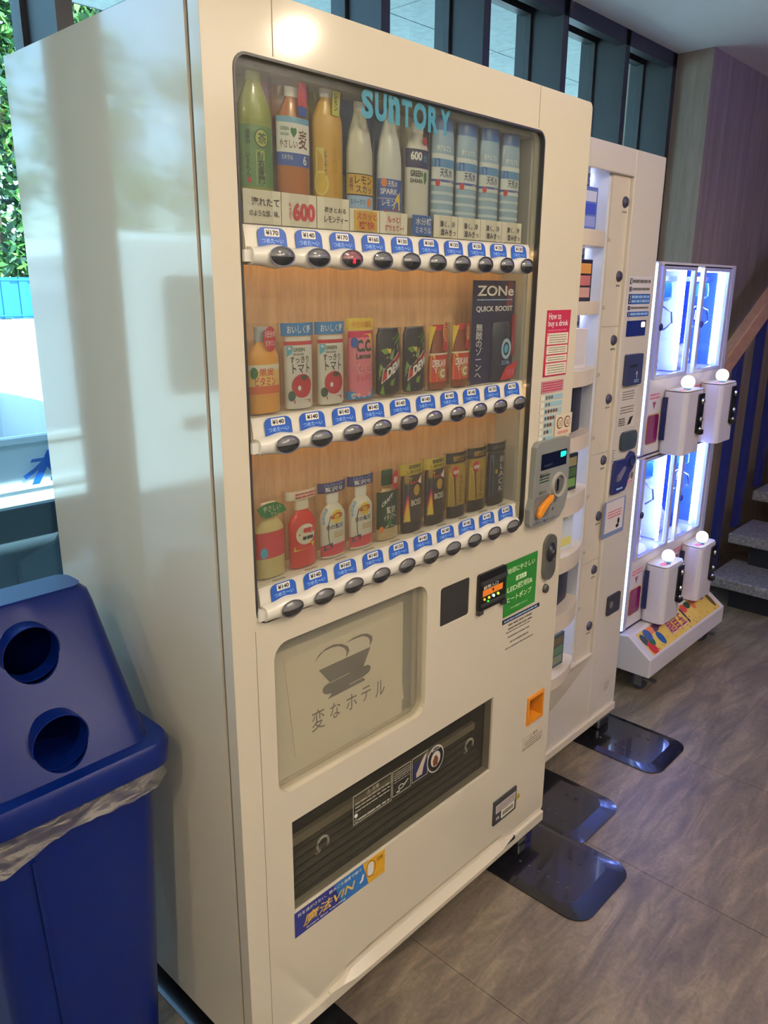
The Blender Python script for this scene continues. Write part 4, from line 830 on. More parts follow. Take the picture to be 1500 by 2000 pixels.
def boss():
    t = sample(2, 5, 'dark coffee sample can under a yellow banner with a rainbow flash', 'dark coffee samples with rainbow flash')
    obj('can', shape(TALL, .0265, .112, .0), pm('coffee can', (62,52,46)), t); poly([(-.026,.020),(-.006,.020),(-.012,.112),(-.026,.112)], pm('slate print', (96,104,120)), t)  # paler slate strip down the left of the can
    for k, m in enumerate((P_YELLOW, P_ORANGE, P_RED, P_PURPLE)): poly([(-.025,.022+.010*k),(-.006,.022+.004*k),(-.011+.0005*k,.050+.010*k),(-.013,.060+.008*k)], m, t, lift=.001+.0006*(3-k))
    spot(.010, .082, .0085, .011, P_GOLD, t, lift=.0014); poly([(-.004,.095),(.024,.100),(.024,.106),(.000,.100)], P_RED, t, lift=.0014); tx('BOSS', -.004, .024, .052, .064, P_CREAM, t, bold=.02); band(.0265, .0, .018, pm('coffee dark', (44,32,30)), t, dr=.0006); poly([(.012,.098),(.024,.092),(.024,.112)], P_WHITE, t, lift=.002)
    pop(t, 0, 0, .114, .136, pm('mustard', (196,176,64))); tx('期間限定', -.010, .024, .125, .133, P_BLACK, t, r=.030, cy=.0434); tx('しあわせの', -.014, .024, .116, .123, P_BLACK, t, r=.030, cy=.0434); tx('新', -.022, -.002, .096, .116, P_GOLD, t, r=.029, cy=.0425, bold=.05, lift=.002); case(t, .138); return t
b0 = boss(); copy_tree(b0, loc=(BX[6], 0, Z0[2]))
def gold():
    t = sample(2, 7, 'gold coffee sample can under a black banner with a red NEW disc', 'gold coffee samples with NEW disc')
    obj('can', shape(TALL, .0265, .112, .0), pm('gold can', (176,148,62), .25), t); band(.0265, .0, .024, pm('coffee dark', (44,32,30)), t); poly([(-.026,.026),(-.006,.026),(-.014,.096),(-.026,.096)], pm('bright gold', (206,180,60)), t); poly([(-.006,.026),(-.002,.026),(-.008,.100),(-.014,.096)], P_BROWN, t, lift=.001); poly([(-.024,.100),(.026,.100),(.026,.112),(-.024,.112)], P_GREY, t)
    tx('GOLDEN', .004, .014, .030, .088, P_BROWN, t, vertical=True); spot(-.006, .096, .011, .0125, P_RED, t, r=.029, lift=.001, cy=.0425); tx('NEW', -.014, .002, .092, .100, P_WHITE, t, r=.029, cy=.0425, lift=.003, bold=.03)
    pop(t, 0, 0, .114, .136, P_BLACK); tx('微糖仕立て', -.014, .026, .118, .130, P_GOLD, t, r=.030, cy=.0434, bold=.02); case(t, .138); return t
g0 = gold(); copy_tree(g0, loc=(BX[8], 0, Z0[2]))
t = sample(2, 9, 'black coffee sample can with white brush lettering down its side')
obj('can', shape(TALL, .0265, .116, .0), pm('ink can', (42,44,54)), t); band(.0265, .0, .020, pm('coffee dark', (44,32,30)), t); poly([(-.025,.020),(-.010,.020),(-.012,.112),(-.025,.112)], pm('slate print', (96,104,120)), t); tx('BLACK', .004, .022, .028, .106, P_WHITE, t, vertical=True, bold=-.01); spot(-.004, .074, .0035, .005, P_GOLD, t, lift=.0016); pop(t, 0, 0, .118, .137, P_BLACK); tx('無糖ブラック', -.016, .024, .122, .132, P_GREY, t, r=.030, cy=.0434); case(t, .138)  # same paler slate strip on the left of this can

for o in list(COL.objects):
    if o.name.startswith('sample_drink') and o.parent is None and 'poster' not in o['label']: o.scale = (1.1, 1.0, 1.0)
# ------------------------------------------------------------------ goods vending machine
X0, X1, GF = 1.0, 1.652, .139
M_SHELF = mat('goods shelf cream', (214,200,184), .35)
M_INNER = mat('goods inner white', (206,210,224), .4)
M_LEDB = mat('cool shelf lamp', (235,240,255), .5, emit=(214,226,255), estr=9.0)
gm = thing('goods_machine', 'ivory goods vending machine with curved lit shelves behind the drinks machine', 'vending machine', (0, 0, 0))
gb = MB().box(X0, X1, .50, .72, .07, 1.812).box(X0, 1.04, GF, .50, .07, 1.812).box(1.47, X1, GF, .50, .07, 1.812).box(1.04, 1.47, GF, .50, 1.744, 1.812).box(1.04, 1.47, GF, .50, .07, .335)
obj('cabinet', gb, mat('goods cabinet paint', (212,204,194), .25, coat=.4), gm, bevel=.003)
obj('inner_frame', MB().box(1.372, 1.469, .150, .5, .335, 1.744), M_IVORY2, gm)
for z in (1.352, .99, .655): obj('frame_seam', MB().box(1.372, 1.469, .1490, .150, z, z+.002), MATS['seam'], gm)
obj('inner_wall', MB().box(1.358, 1.371, .155, .50, .335, 1.744)
    .box(1.04, 1.36, .235, .26, .335, 1.744), M_INNER, gm)
SH = [(1.558, 1.597), (1.389, 1.422), (1.205, 1.247), (1.031, 1.071), (.853, .908), (.687, .735), (.507, .560), (.325, .362)]
def shelf_loop(bulge, x0=1.042, x1=1.371, yb=.236, yf=.165, n=14):
    return [(x1, yb), (x0, yb)] + [(x0+(x1-x0)*i/n, yf-bulge*math.sin(PI*i/n)**.7) for i in range(n+1)]
M_TAG = mat('shelf tag grey', (150,140,136), .5)
for i, (a, b) in enumerate(SH):
    s = obj('shelf', MB().prism(shelf_loop(.052), 'z', a, b), M_SHELF, gm, bevel=.004)
    if i < 7: text(str(261-i) if i != 1 else '262', 1.322, 1.340, (a+b)/2-.005, (a+b)/2+.005, .1265, P_GREY, s, res=1)
    top = 1.744 if i == 0 else SH[i-1][0]
    obj('shelf_lamp', MB().box(1.06, 1.35, .205, .220, top-.012, top-.006), M_LEDB, s)
for a, b in ((SH[3][1], SH[2][0]), (SH[6][1], SH[5][0])):
    obj('sold_out_shutter', MB().prism(shelf_loop(.030, 1.05, 1.352, .20, .185), 'z', a, b), mat('navy shutter', (30,34,56), .4), gm)
for i, (a, b) in enumerate(SH):
    if i in (3, 6): continue
    top = 1.744 if i == 0 else SH[i-1][0]
    g = obj('lift_rail', MB().box(1.318, 1.340, .200, .204, b, top), mat('rail blue grey', (120,130,166), .4), gm)
    obj('rail_holes', MB().add([], []).box(1.325, 1.333, .1988, .200, b+.02, b+.03).box(1.325, 1.333, .1988, .200, b+.05, b+.06).box(1.325, 1.333, .1988, .200, b+.08, b+.09).box(1.325, 1.333, .1988, .200, b+.11, b+.12), P_NAVY, g)
kz = [1.679, 1.487, 1.314, 1.148, .967, .795, .623, .435]
for z in kz:
    k = obj('round_lock', MB().lathe([(.0001, -.006), (.012, -.006), (.0145, -.003), (.015, 0)], 20, c=(1.446, .150, z), axis='y'), mat('lock slate', (70,70,92), .35), gm)
    obj('lock_mark', MB().box(1.440, 1.446, .1425, .1440, z-.008, z-.003), M_CHROME, k)
    print_lines(1.434, 1.460, z-.030, z-.020, 1, .1498, P_GREY, gm, int(z*1000))
# sloping scoop panel under the lowest shelf
ls = MB(); n = 14
loop = lambda z, k: [(1.03, .165)] + [(1.03+.44*i/n, GF-k*math.sin(PI*i/n*.5+PI/2*(1-i/n)*0+.0) if False else GF-k*math.cos(PI/2*i/n)) for i in range(n+1)]
A = loop(.335, .022); B = loop(.22, .0); vs = [(p[0], p[1], .335) for p in A] + [(p[0], p[1]-.0008, .335-.13*math.cos(PI/2*max(0, i-1)/n)-.005) for i, p in enumerate(B)]; m = len(A)
ls.add(vs, [(i, i+1, m+i+1, m+i) for i in range(m-1)], True); obj('scoop_panel', ls, M_IVORY2, gm)
obj('kick_rail', MB().box(X0, X1-.004, GF-.008, GF+.02, .066, .092), M_IVORY2, gm, bevel=.002)
y = GF-.0004
M_SLATE = mat('slate blue plastic', (52,60,98), .35)
ins = decal('instruction_label', rect(1.488, 1.631, 1.374, 1.488), y, mat('lavender label', (206,200,204), .5), gm)
for i, (z0, z1, blue) in enumerate(((1.466, 1.484, 0), (1.446, 1.461, 0), (1.412, 1.440, 1), (1.395, 1.408, 0), (1.377, 1.391, 1))):
    if blue: decal('instruction_bar', rrect(1.492, 1.628, z0, z1, .003, 2), y-.0006, mat('label blue', (48,88,160), .5), ins)
    decal('number_box', rrect(1.493, 1.506, z0+.001, z1-.001, .002, 2), y-.0012, P_NAVY, ins); text(str(i+1), 1.497, 1.502, z0+.003, z1-.003, y-.002, P_WHITE, ins, res=1)
    print_lines(1.511, 1.622, z0+.002, z1-.002, 2 if i == 2 else 1, y-.0013, P_LBLUE if blue else P_GREY, ins, 90+i, h=.6)
ds = obj('display', MB().box(1.497, 1.615, y-.002, y, 1.322, 1.366), mat('deep blue display', (30,46,120), .15), gm); obj('lamp', MB().prism(rrect(1.585, 1.608, 1.346, 1.361, .004, 3), 'y', y-.0025, y-.002), mat('amber lamp', (255,236,170), .4, emit=(255,226,140), estr=3), ds)
bl = obj('bill_slot', MB().prism(rrect(1.502, 1.601, 1.181, 1.271, .006), 'y', y, y-.012), M_SLATE, gm, bevel=.002); obj('slot_light', MB().box(1.512, 1.560, y-.0145, y-.012, 1.236, 1.242), M_CHROME, bl); text('↑', 1.558, 1.572, 1.200, 1.222, y-.0126, P_WHITE, bl, res=1); print_lines(1.550, 1.580, 1.187, 1.198, 2, y-.0125, P_LBLUE, bl, 101)
nl = decal('notice_label', rect(1.487, 1.606, 1.052, 1.172), y, mat('pale notice', (206,198,190), .5), gm); print_lines(1.510, 1.585, 1.135, 1.165, 4, y-.0007, P_GREY, nl, 102, h=.4); print_lines(1.505, 1.590, 1.095, 1.120, 3, y-.0007, P_GREY, nl, 103, h=.4); print_lines(1.500, 1.540, 1.060, 1.085, 4, y-.0007, P_BLACK, nl, 104, h=.5); decal('hand_picture', [(1.555,1.060),(1.575,1.062),(1.590,1.085),(1.570,1.082)], y-.0007, P_BLACK, nl)
obj('coin_dish', MB().prism(rrect(1.517, 1.614, .984, 1.041, .018), 'y', y, y-.010), mat('slate teal plastic', (60,72,84), .3), gm, bevel=.003)
cu2 = obj('coin_unit', MB().prism([(1.480,.862),(1.482,.856),(1.558,.858),(1.572,.872),(1.580,.905),(1.607,.925),(1.614,.950),(1.606,.970),(1.590,.976),(1.574,.968),(1.562,.958),(1.494,.960),(1.484,.950)], 'y', y, y-.012), mat('royal navy plastic', (40,48,108), .3), gm, bevel=.003)
obj('return_lever', MB().prism([(1.497,.896),(1.500,.912),(1.540,.936),(1.545,.930),(1.515,.900)], 'y', y-.012, y-.018), mat('grey lever', (120,116,140), .3), cu2); obj('coin_ring', MB().lathe([(.014, -.012), (.015, -.016), (.019, -.015)], 18, c=(1.590, y, .948), axis='y'), M_SLATE, cu2); print_lines(1.500, 1.540, .866, .876, 1, y-.0125, P_LBLUE, cu2, 105)
mc = decal('small_card', rect(1.585, 1.634, .868, .912), y, mat('mauve label', (196,176,184), .5), gm); [decal('coin_picture', ellipse(x, .894, .009, .011, 12), y-.0007, P_GREY, mc) for x in (1.598, 1.621)]; print_lines(1.592, 1.626, .871, .880, 1, y-.0007, P_PINK, mc, 106)
fp = decal('framed_notice', rect(1.458, 1.596, .718, .834), y, mat('pale blue frame', (120,136,180), .5), gm, holes=[]); decal('notice_paper', rect(1.470, 1.585, .733, .831), y-.0007, mat('pale paper', (214,206,206), .6), fp); print_lines(1.485, 1.572, .776, .802, 3, y-.0014, P_RED, fp, 107, h=.3); decal('figure', ellipse(1.556, .760, .007, .010, 12), y-.0014, P_BLACK, fp); decal('figure', ellipse(1.550, .745, .010, .006, 12), y-.0014, P_BLACK, fp)
rc = obj('return_cup', MB().prism(rrect(1.530, 1.614, .443, .510, .008), 'y', y, y-.006), mat('charcoal plastic', (46,48,62), .35), gm, bevel=.002); decal('cup_mark', ellipse(1.552, .478, .012, .012, 14), y-.0061, P_GREY, rc)
sk = decal('sketch_sticker', rect(1.540, 1.626, .150, .204), y, mat('faint sticker', (196,186,178), .5), gm, holes=[rect(1.541, 1.625, .151, .203)]); print_lines(1.565, 1.600, .160, .192, 4, y-.0004, P_GREY, sk, 108, h=.25)
print_lines(1.478, 1.495, .955, .995, 5, y-.0003, P_GREY, gm, 109, h=.3)
for x in (1.04, 1.57):
    ft_ = obj('levelling_foot', MB().box(x, x+.075, .145, .215, .010, .045), M_STEEL, gm, bevel=.006); obj('bolt', MB().lathe([(.012, .045), (.012, .07)], 12, c=(x+.037, .18, 0)), M_CHROME, ft_)
# goods on the shelves
def goods(i, label, cols, dx=0.0, h=.105):
    z = SH[i][1]; t = thing('boxed_goods', label, 'boxed goods', (1.222+dx, .150, z), group='boxed goods on the lit shelves')
    c = obj('carton', MB().box(0, .075, 0, .035, 0, h), mat('carton %d' % i, cols[0], .5), t, bevel=.001)
    for k, cc in enumerate(cols[1:]):
        obj('printed_panel', MB().box(.008, .067, -.0008, 0, .01+.03*k, .035+.03*k), mat('carton %d %d' % (i, k), cc, .5), t)
    return t
goods(0, 'upright pale blue boxed goods on the top lit shelf', [(90,110,190), (140,150,210), (60,80,190), (200,205,230)])
goods(1, 'orange and black boxed goods on the second lit shelf', [(34,34,48), (196,150,140), (190,110,110), (214,150,80)])
goods(2, 'plain white boxed goods on the third lit shelf', [(214,208,212), (200,196,200)])
goods(4, 'dark green boxed goods on the shelf beneath the upper shutter', [(40,50,60), (110,150,80), (70,100,60), (150,140,100)])
t = goods(5, 'white and yellow boxed goods with a starburst tag', [(206,216,226), (214,206,120)])
stp = [(.035+(.030 if k % 2 == 0 else .018)*math.cos(PI*k/10), .112+(.026 if k % 2 == 0 else .014)*math.sin(PI*k/10)) for k in range(20)]
obj('starburst_tag', MB().prism(stp, 'y', -.004, -.003), mat('starburst', (220,214,190), .5), t); text('お得', .018, .052, .104, .118, -.0045, P_BLACK, t, res=1)
goods(7, 'grey green boxed goods on the lowest lit shelf', [(60,76,90), (120,130,110), (90,120,90), (100,90,60)])

# ------------------------------------------------------------------ double-decker crane game
CX0, CX1, CF, CBK = 1.89, 2.585, .25, .68
M_CRW = mat('crane game white', (214,208,214), .3, coat=.3)
M_ALU = mat('lavender frame', (178,180,208), .3, coat=.3)
M_CGL = sheet_glass('crane game pane', (236,242,250))
M_TUBE = mat('blue white led tube', (220,230,255), .4, emit=(140,160,255), estr=85.0)
cg = thing('crane_game', 'white double-decker crane game with four lit cabinets on castors', 'crane game', (0, 0, 0))
obj('base', MB().prism([(CBK,.225),(.252,.225),(.214,.229),(.122,.160),(.122,.088),(CBK,.088)], 'x', CX0-.005, CX1+.005), M_CRW, cg, bevel=.004)
# sloping printed panel on the base
P0 = Vector((CX0+.02, .1985, .2182)); ez = (Vector((0, .214, .229))-Vector((0, .122, .160))).normalized(); ex = Vector((1, 0, 0)); nrm = Vector((0, -ez.z, ez.y))
def slope(pts, lift, m, name='decal_panel', parent=cg, o=Vector((CX0+.005, .122, .160))):
    v = [tuple(o+ex*u+ez*w+nrm*lift) for u, w in pts]; tri = tessellate_polygon([[Vector((u, w, 0)) for u, w in pts]])
    return obj(name, MB().add(v, [tuple(q) for q in tri]), m, parent)
dp = slope(rect(.03, .665, .008, .104), .0008, mat('yellow decal', (222,190,96), .45, vary=.12, vscale=30))
OO = Vector((CX0+.005, .122, .160))
for u, w, a, b, c in ((.06,.03,.022,.03,(190,50,60)), (.05,.07,.018,.026,(60,70,80)), (.09,.08,.024,.024,(60,90,150)), (.085,.055,.018,.02,(50,110,80)), (.125,.090,.024,.018,(220,130,90)), (.15,.045,.020,.028,(40,90,160)), (.16,.088,.030,.016,(90,60,110)), (.20,.092,.03,.012,(110,60,80)), (.42,.085,.022,.018,(210,70,50)), (.46,.090,.024,.016,(40,70,60)), (.50,.080,.018,.022,(214,120,90)), (.54,.092,.028,.014,(150,40,50)), (.59,.090,.028,.016,(80,50,100)), (.64,.06,.014,.04,(90,80,60))):
    slope([(min(.664, max(.031, p[0])), min(.103, max(.009, p[1]))) for p in ellipse(u, w, a, b, 16)], .0014+.0002*((u*100) % 5), mat('balloon %d %d %d' % c, c, .45), 'balloon_print', dp)
for i in range(26):
    u = random.uniform(.05, .63); w = random.uniform(.012, .05); slope(ellipse(u, w, .004, .004, 8), .0013, mat('dot %d' % (i % 3), ((200,150,60), (150,150,60), (206,120,50))[i % 3], .5), 'dot_print', dp)
text('超目玉', .225, .375, .028, .090, 0, P_WHITE, dp, bold=.07, frame=(OO+nrm*.0022, ex, ez)); text('超目玉', .228, .372, .031, .087, 0, mat('plum letters', (150,40,80), .45), dp, bold=.03, frame=(OO+nrm*.0030, ex, ez)); text('!', .385, .398, .028, .095, 0, mat('slate letters', (80,70,90), .45), dp, bold=.06, frame=(OO+nrm*.0030, ex, ez))
def castor(x, yy):
    c = obj('castor', MB().lathe([(.010, -.012), (.028, -.012), (.031, -.006), (.031, .006), (.028, .012), (.010, .012)], 20, c=(x, yy, .031), axis='x'), mat('castor wheel', (60,64,76), .4), cg)
    obj('castor_fork', MB().box(x-.018, x-.013, yy-.018, yy+.012, .02, .075).box(x+.013, x+.018, yy-.018, yy+.012, .02, .075).box(x-.03, x+.03, yy-.03, yy+.03, .075, .088), M_STEEL, c); obj('brake_pedal', MB().box(x-.012, x+.012, yy-.065, yy-.02, .045, .052), M_STEEL, c)
for x, yy in ((1.955, .187), (2.53, .187), (1.955, .62), (2.53, .62)): castor(x, yy)
# two decks of two cabinets
DK = [(.89, 1.54, .885), (.229, .888, .235)]
MID = 2.245
M_BACK = [mat('white inner back', (236,238,246), .5), mat('blue inner back', (70,110,200), .5)]
for d, (z0, z1, zb) in enumerate(DK):
    pz0 = 1.160 if d == 0 else .500; pz1 = z1-.024
    obj('deck_plate', MB().box(CX0, CX1, CF-.004, CBK, z1-.012, z1), M_CRW, cg); obj('prize_floor', MB().box(CX0, CX1, CF+.02, CBK, pz0-.02, pz0-.004), M_CRW, cg)
    obj('deck_gap', MB().box(CX0-.002, CX1, CF-.002, CF+.02, z0-.003, z0+.002), M_NAVY, cg)
    obj('back_panel', MB().box(CX0, MID, CBK-.012, CBK, pz0, z1), M_BACK[0], cg); obj('back_panel', MB().box(MID, CX1, CBK-.012, CBK, pz0, z1), M_BACK[1], cg)
    obj('side_panel', MB().box(CX0, CX0+.008, CF+.05, CBK, z0, z1), M_CRW, cg); obj('side_panel', MB().box(CX1-.006, CX1, CF+.05, CBK, z0, pz0), M_CRW, cg); obj('side_panel', MB().box(CX1-.006, CX1, CF+.05, CBK, pz0, z1-.012), M_BACK[1], cg)
    obj('divider', MB().box(MID-.006, MID+.006, CF+.05, CBK-.012, pz0, z1-.012), M_BACK[0], cg)
    obj('front_panel', MB().box(CX0+.04, CX1-.03, CF, CF+.015, z0+.003, pz0-.005), M_CRW, cg)
    obj('edge_light', MB().tube([(CX0-.004, CF-.004, z0+.012), (CX0-.004, CF-.004, z1-.006)], .006, 8), mat('pale blue edge light', (190,220,255), .4, emit=(150,190,255), estr=6.0), cg)
    for x in (CX0, CX1-.035): 
        p = obj('corner_post', MB().box(x, x+.035, CF-.006, CF+.045, z0+.002, z1), M_ALU, cg, bevel=.004)
    for k, (xa, xb) in enumerate(((1.945, 2.225), (2.285, 2.548))):
        fr = obj('pane_frame', MB().prism(rect(xa, xb, pz0-.008, z1-.006), 'y', CF-.004, CF+.012, [rect(xa+.022, xb-.022, pz0+.006, pz1)]), M_ALU, cg, bevel=.002)
        obj('pane', MB().box(xa+.022, xb-.022, CF+.002, CF+.005, pz0+.006, pz1), M_CGL, fr)
        obj('led_tube', MB().tube([(xb-.030, CF+.030, pz0+.01), (xb-.030, CF+.030, pz1)], .006, 8), M_TUBE, cg); obj('led_tube', MB().tube([(xa+.02, CF+.035, pz1+.004), (xb-.02, CF+.035, pz1+.004)], .006, 8), M_TUBE, cg)
        # claw and gantry
        xc, yc, zc = xb-.075, .335, pz1-.03
        gt = obj('gantry', MB().box(xa-.01, xb+.01, yc-.012, yc+.012, zc-.005, zc+.012), M_STEEL, cg)
        cw = obj('claw', MB().lathe([(.0001, 0), (.032, 0), (.036, -.02), (.036, -.05), (.020, -.065), (.0001, -.065)], 18, c=(xc, yc, zc-.01)).tube([(xc, yc, zc-.07), (xc, yc, zc-.10)], .006, 6), mat('teal claw housing', (60,140,190), .3), cg)
        for q in range(3):
            a = 2*PI*q/3+.5; obj('claw_finger', MB().tube([(xc, yc, zc-.09), (xc+.04*math.cos(a), yc+.04*math.sin(a), zc-.11), (xc+.045*math.cos(a), yc+.045*math.sin(a), zc-.15), (xc+.015*math.cos(a), yc+.015*math.sin(a), zc-.175)], .004, 6), M_CHROME, cw)
        obj('pane_handle', MB().sphere((xa+.012, CF-.008, pz0+.17), .008, 10, 6, (1, .8, 1.6)), P_NAVY, fr)
        # prize chute door and arrow
        xd = xa-.005 if k == 0 else xa+.01
        ch_ = obj('prize_door', MB().prism(rrect(xd, xd+.085, zb+.045, zb+.145, .012), 'y', CF-.003, CF-.0005), mat('magenta smoked door', (120,24,86), .12), cg)
        obj('door_edge', MB().prism(rrect(xd-.004, xd+.089, zb+.041, zb+.149, .014), 'y', CF-.0015, CF-.0002), mat('door edge amber', (200,150,110), .3), ch_)
        ar = decal('prize_arrow', [(xd+.030, zb+.190), (xd+.055, zb+.190), (xd+.043, zb+.165)], CF-.0005, mat('plum arrow', (150,70,120), .5), cg); print_lines(xd+.005, xd+.085, zb+.198, zb+.222, 2, CF-.0004, P_PINK, cg, 120+k+d*2, h=.5)
        # control box
        bx0 = 2.045 if k == 0 else 2.365; bx1 = bx0+.155; zt = zb+.222
        cb = obj('control_box', MB().prism(rrect(bx0, bx1, .160, CF+.0, .022, 5), 'z', zb, zt), M_CRW, cg, bevel=.004)
        obj('box_hinge', MB().box(bx0-.008, bx0, CF-.022, CF-.006, zb+.05, zt-.02), P_NAVY, cb)
        top = obj('box_top', MB().prism(rrect(bx0+.003, bx1-.003, .163, CF-.002, .020, 5), 'z', zt+.003, zt+.006), mat('cream top print', (226,220,200), .4), cb)
        for (u, w, a, c) in ((.035, .030, .020, (230,90,130)), (.055, .020, .012, (60,60,170)), (.110, .028, .014, (236,210,150)), (.120, .060, .010, (120,60,90))):
            obj('top_print', MB().prism(ellipse(bx0+u, .163+w, a, a*.6, 14), 'z', zt+.006, zt+.0066), mat('top print %d %d %d' % c, c, .45), cb)
        bl_ = obj('ball_lamp', MB().sphere((bx0+.075, .195, zt+.030), .024, 18, 12), mat('glowing ball', (250,250,240), .35, emit=(255,252,235), estr=1.4 if d == 0 else 1.0), cb); obj('ball_collar', MB().lathe([(.014, zt+.006), (.014, zt+.012)], 14, c=(bx0+.075, .195, 0)), mat('aqua collar', (110,190,220), .3), bl_)
        cm = obj('coin_mechanism', MB().prism(rrect(bx1-.062, bx1-.014, zb+.070, zt-.010, .006, 3), 'y', .160, .154), mat('dark chrome', (60,62,72), .22, metal=.9), cb, bevel=.002)
        for (dz, rr) in ((.125, .012), (.06, .010), (.025, .008)): obj('coin_fitting', MB().lathe([(.0001, -.008), (rr*.6, -.008), (rr, -.002)], 12, c=(bx1-.036, .154, zb+.07+dz-.01), axis='y'), M_CHROME, cm)
        obj('coin_cup', MB().box(bx1-.052, bx1-.024, .142, .158, zb+.066, zb+.082), M_BLACK, cm)
# prizes
def plush(x, yy, z, r, c, label):
    t = thing('plush_toy', label, 'plush toy', (x, yy, z), group='plush prizes in the crane game'); m = mat('plush %d %d %d' % c, c, .9, vary=.1, vscale=60)
    obj('plush_body', MB().sphere((0, 0, r*.9), r, 14, 10, (1, .85, .9)).sphere((0, -.1*r, r*2.1), r*.8, 14, 10).sphere((-.5*r, 0, r*2.8), r*.28, 10, 6).sphere((.5*r, 0, r*2.8), r*.28, 10, 6), m, t)
    return t
for (x, yy, z, r, c, l) in ((1.99, .32, 1.158, .024, (240,240,240), 'white plush prize in the upper lit cabinet next to the goods machine'), (2.11, .33, 1.158, .022, (60,110,190), 'small blue plush prize behind the upper pane'), (2.05, .40, 1.158, .028, (250,230,235), 'pale pink plush prize behind the upper pane'),
    (2.36, .34, 1.158, .030, (240,240,250), 'white plush prize in the upper cabinet on the stair side'), (2.44, .36, 1.158, .030, (236,236,246), 'white plush prize leaning by the upper stair-side glass'), (2.40, .46, 1.158, .036, (240,240,245), 'large white plush prize at the back of the upper cabinet'),
    (2.00, .32, .498, .024, (236,70,90), 'red plush prize in the lower cabinet next to the goods machine'), (2.07, .33, .498, .024, (240,120,150), 'pink plush prize in the lower cabinet'), (2.14, .34, .498, .022, (250,220,225), 'pale plush prize in the lower cabinet corner'), (2.04, .43, .498, .030, (225,60,80), 'red plush prize at the back of the lower cabinet'),
    (2.35, .35, .498, .034, (236,236,240), 'white plush prize in the lower cabinet on the stair side'), (2.44, .34, .498, .024, (40,60,120), 'navy plush prize in the lower cabinet on the stair side')):
    plush(x, yy, z, r, c, l)

# ------------------------------------------------------------------ recycling bin
M_BIN = mat('royal blue plastic', (3,27,98), .34, coat=0.0, spec=.3)
M_BIND = mat('inside of bin', (6,12,50), .6)
bn = thing('recycling_bin', 'royal blue recycling bin with two round holes and a clear liner', 'bin', (-.207, .31, 0))
def rr_ring(hx, hy, r, z, n=6, oy=0.0): return [(p[0], p[1]+oy, z) for p in rrect(-hx, hx, -hy, hy, r, n)]
def loft(rings, caps=(True, True)):
    mb = MB(); m = len(rings[0]); vs = [p for r in rings for p in r]
    fs = [(k*m+i, k*m+(i+1) % m, (k+1)*m+(i+1) % m, (k+1)*m+i) for k in range(len(rings)-1) for i in range(m)]
    mb.add(vs, fs, True)
    if caps[0]: mb.add(rings[0], [tuple(range(m))])
    if caps[1]: mb.add(rings[-1], [tuple(range(m))])
    return mb
obj('bin_body', loft([rr_ring(.120, .145, .04, 0), rr_ring(.140, .172, .04, .60), rr_ring(.144, .177, .04, .70)]), M_BIN, bn)
rib = MB()
for x in (-.05,): rib.bar((x-.03, -.1765, .62), (x+.0, -.149, .05), .006, .004, up=(0, 1, 0))
obj('body_rib', rib, M_BIN, bn)
obj('lid_rim', loft([rr_ring(.157, .190, .045, .688), rr_ring(.164, .198, .045, .692), rr_ring(.166, .200, .045, .726), rr_ring(.161, .194, .042, .735), rr_ring(.134, .176, .04, .737)], (False, True)), M_BIN, bn, bevel=0)
lid = loft([rr_ring(.138, .174, .04, .735), rr_ring(.134, .153, .038, .775), rr_ring(.122, .056, .030, .945), rr_ring(.118, .044, .026, .966), rr_ring(.108, .036, .022, .975)], (False, True))
lid_o = obj('lid', lid, M_BIN, bn)
def ap_bool(o, cutters):
    for c in cutters:
        md = o.modifiers.new('b', 'BOOLEAN'); md.object = c; md.operation = 'DIFFERENCE'; md.solver = 'EXACT'
    dg = bpy.context.evaluated_depsgraph_get(); dg.update()
    me = bpy.data.meshes.new_from_object(o.evaluated_get(dg)); o.modifiers.clear(); o.data = me
    for c in cutters: bpy.data.objects.remove(c)
sd = lid_o.modifiers.new('s', 'SOLIDIFY'); sd.thickness = .004; sd.offset = -1
HOLES = [(-.008, .907), (-.008, .783)]
cut = []
for hx, hz_ in HOLES:
    c = obj('cutter', MB().lathe([(.0001, -.30), (.043, -.30), (.043, .02), (.0001, .02)], 32, c=(hx, 0, hz_), axis='y'), None, bn); cut.append(c)
ap_bool(lid_o, cut)
for p in lid_o.data.polygons: p.use_smooth = True
lid_o.data.set_sharp_from_angle(angle=.5)
def slope_y(z): # front of the lid at height z
    return -(.153 + (.056-.153)*(z-.775)/(.945-.775))
for hx, hz_ in HOLES:
    yf = slope_y(hz_)
    h = obj('hole_tube', MB().lathe([(.0430, yf-.006), (.0450, yf-.006), (.0450, yf+.022), (.0430, yf+.022), (.0430, yf-.006)], 36, c=(hx, 0, hz_), axis='y'), M_BIN, bn)
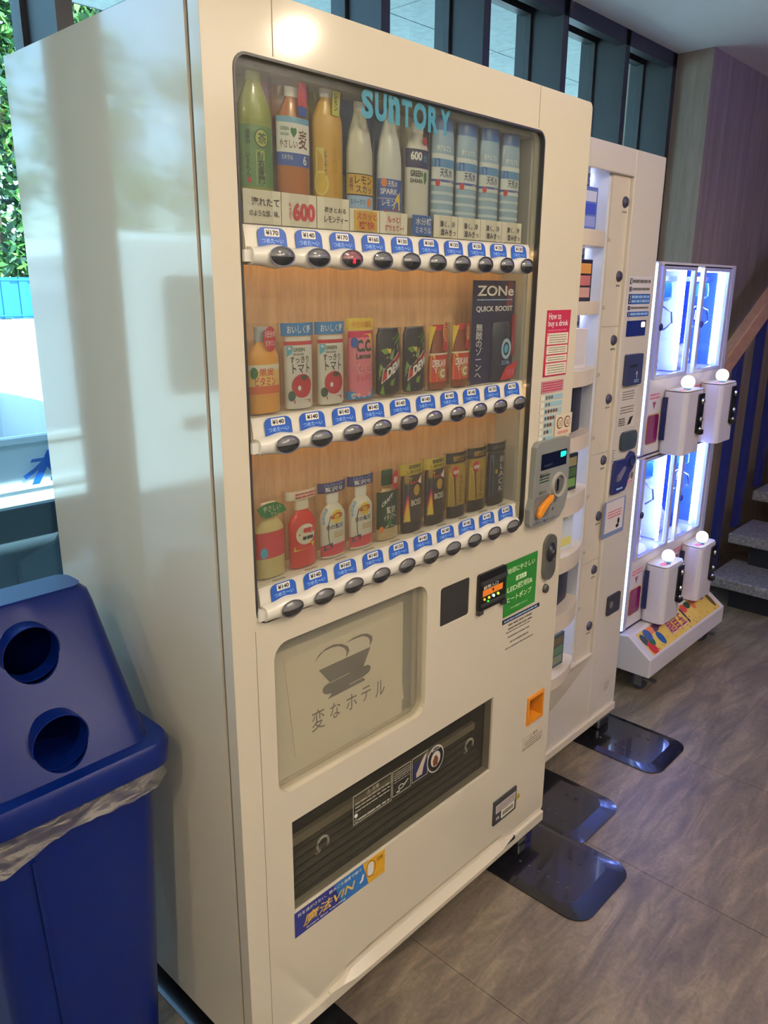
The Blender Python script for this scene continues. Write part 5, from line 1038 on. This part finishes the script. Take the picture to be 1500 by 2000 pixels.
def liner_mat():
    m = sheet_glass('clear liner film', (225,224,222), ior=1.6, rough=.15, haze=.3, hazecol=(205,198,188))
    n = m.node_tree.nodes; l = m.node_tree.links; mx = [x for x in n if x.type == 'MIX_SHADER' and not x.inputs[0].links][0]
    tc = n.new('ShaderNodeTexCoord'); mp = n.new('ShaderNodeMapping'); mp.inputs['Scale'].default_value = (7, 7, 34); mp.inputs['Rotation'].default_value = (.25, .3, 0)
    t = n.new('ShaderNodeTexNoise'); t.inputs['Scale'].default_value = 2.2; t.inputs['Detail'].default_value = 5; t.inputs['Distortion'].default_value = 1.2
    r = n.new('ShaderNodeValToRGB'); r.color_ramp.elements[0].position = .42; r.color_ramp.elements[1].position = .62; r.color_ramp.elements[0].color = (.10, .10, .10, 1); r.color_ramp.elements[1].color = (.45, .45, .45, 1)
    l.new(tc.outputs['Object'], mp.inputs[0]); l.new(mp.outputs[0], t.inputs['Vector']); l.new(t.outputs['Fac'], r.inputs[0]); l.new(r.outputs[0], mx.inputs[0]); return m
# clear liner hanging out under the rim
lr = [p for p in rrect(-.152, .152, -.186, .186, .04, 8)]; N = 160; per = []
tot = [0]
for i in range(len(lr)): tot.append(tot[-1]+math.dist(lr[i], lr[(i+1) % len(lr)]))
def at(s_):
    s_ %= tot[-1]
    for i in range(len(lr)):
        if tot[i] <= s_ <= tot[i+1]:
            k = (s_-tot[i])/max(1e-9, tot[i+1]-tot[i]); a = lr[i]; b = lr[(i+1) % len(lr)]; return (a[0]+(b[0]-a[0])*k, a[1]+(b[1]-a[1])*k)
vs = []; rnd = random.Random(5)
for j, z in enumerate((.694, .680, .660, .640)):
    for i in range(N):
        q = at(tot[-1]*i/N); w = .0030*math.sin(i*.31+j*1.9)+.0018*math.sin(i*1.3+j*2.2)+rnd.uniform(-.0006, .0006); k = 1+(w+.002*j)/.2
        dz = (.014*math.sin(i*.085+1.0)+.006*math.sin(i*.23))*(j/3); vs.append((q[0]*k, q[1]*k, z+dz))
fs = [(j*N+i, j*N+(i+1) % N, (j+1)*N+(i+1) % N, (j+1)*N+i) for j in range(3) for i in range(N)]
obj('clear_liner', MB().add(vs, fs, True), liner_mat(), bn)
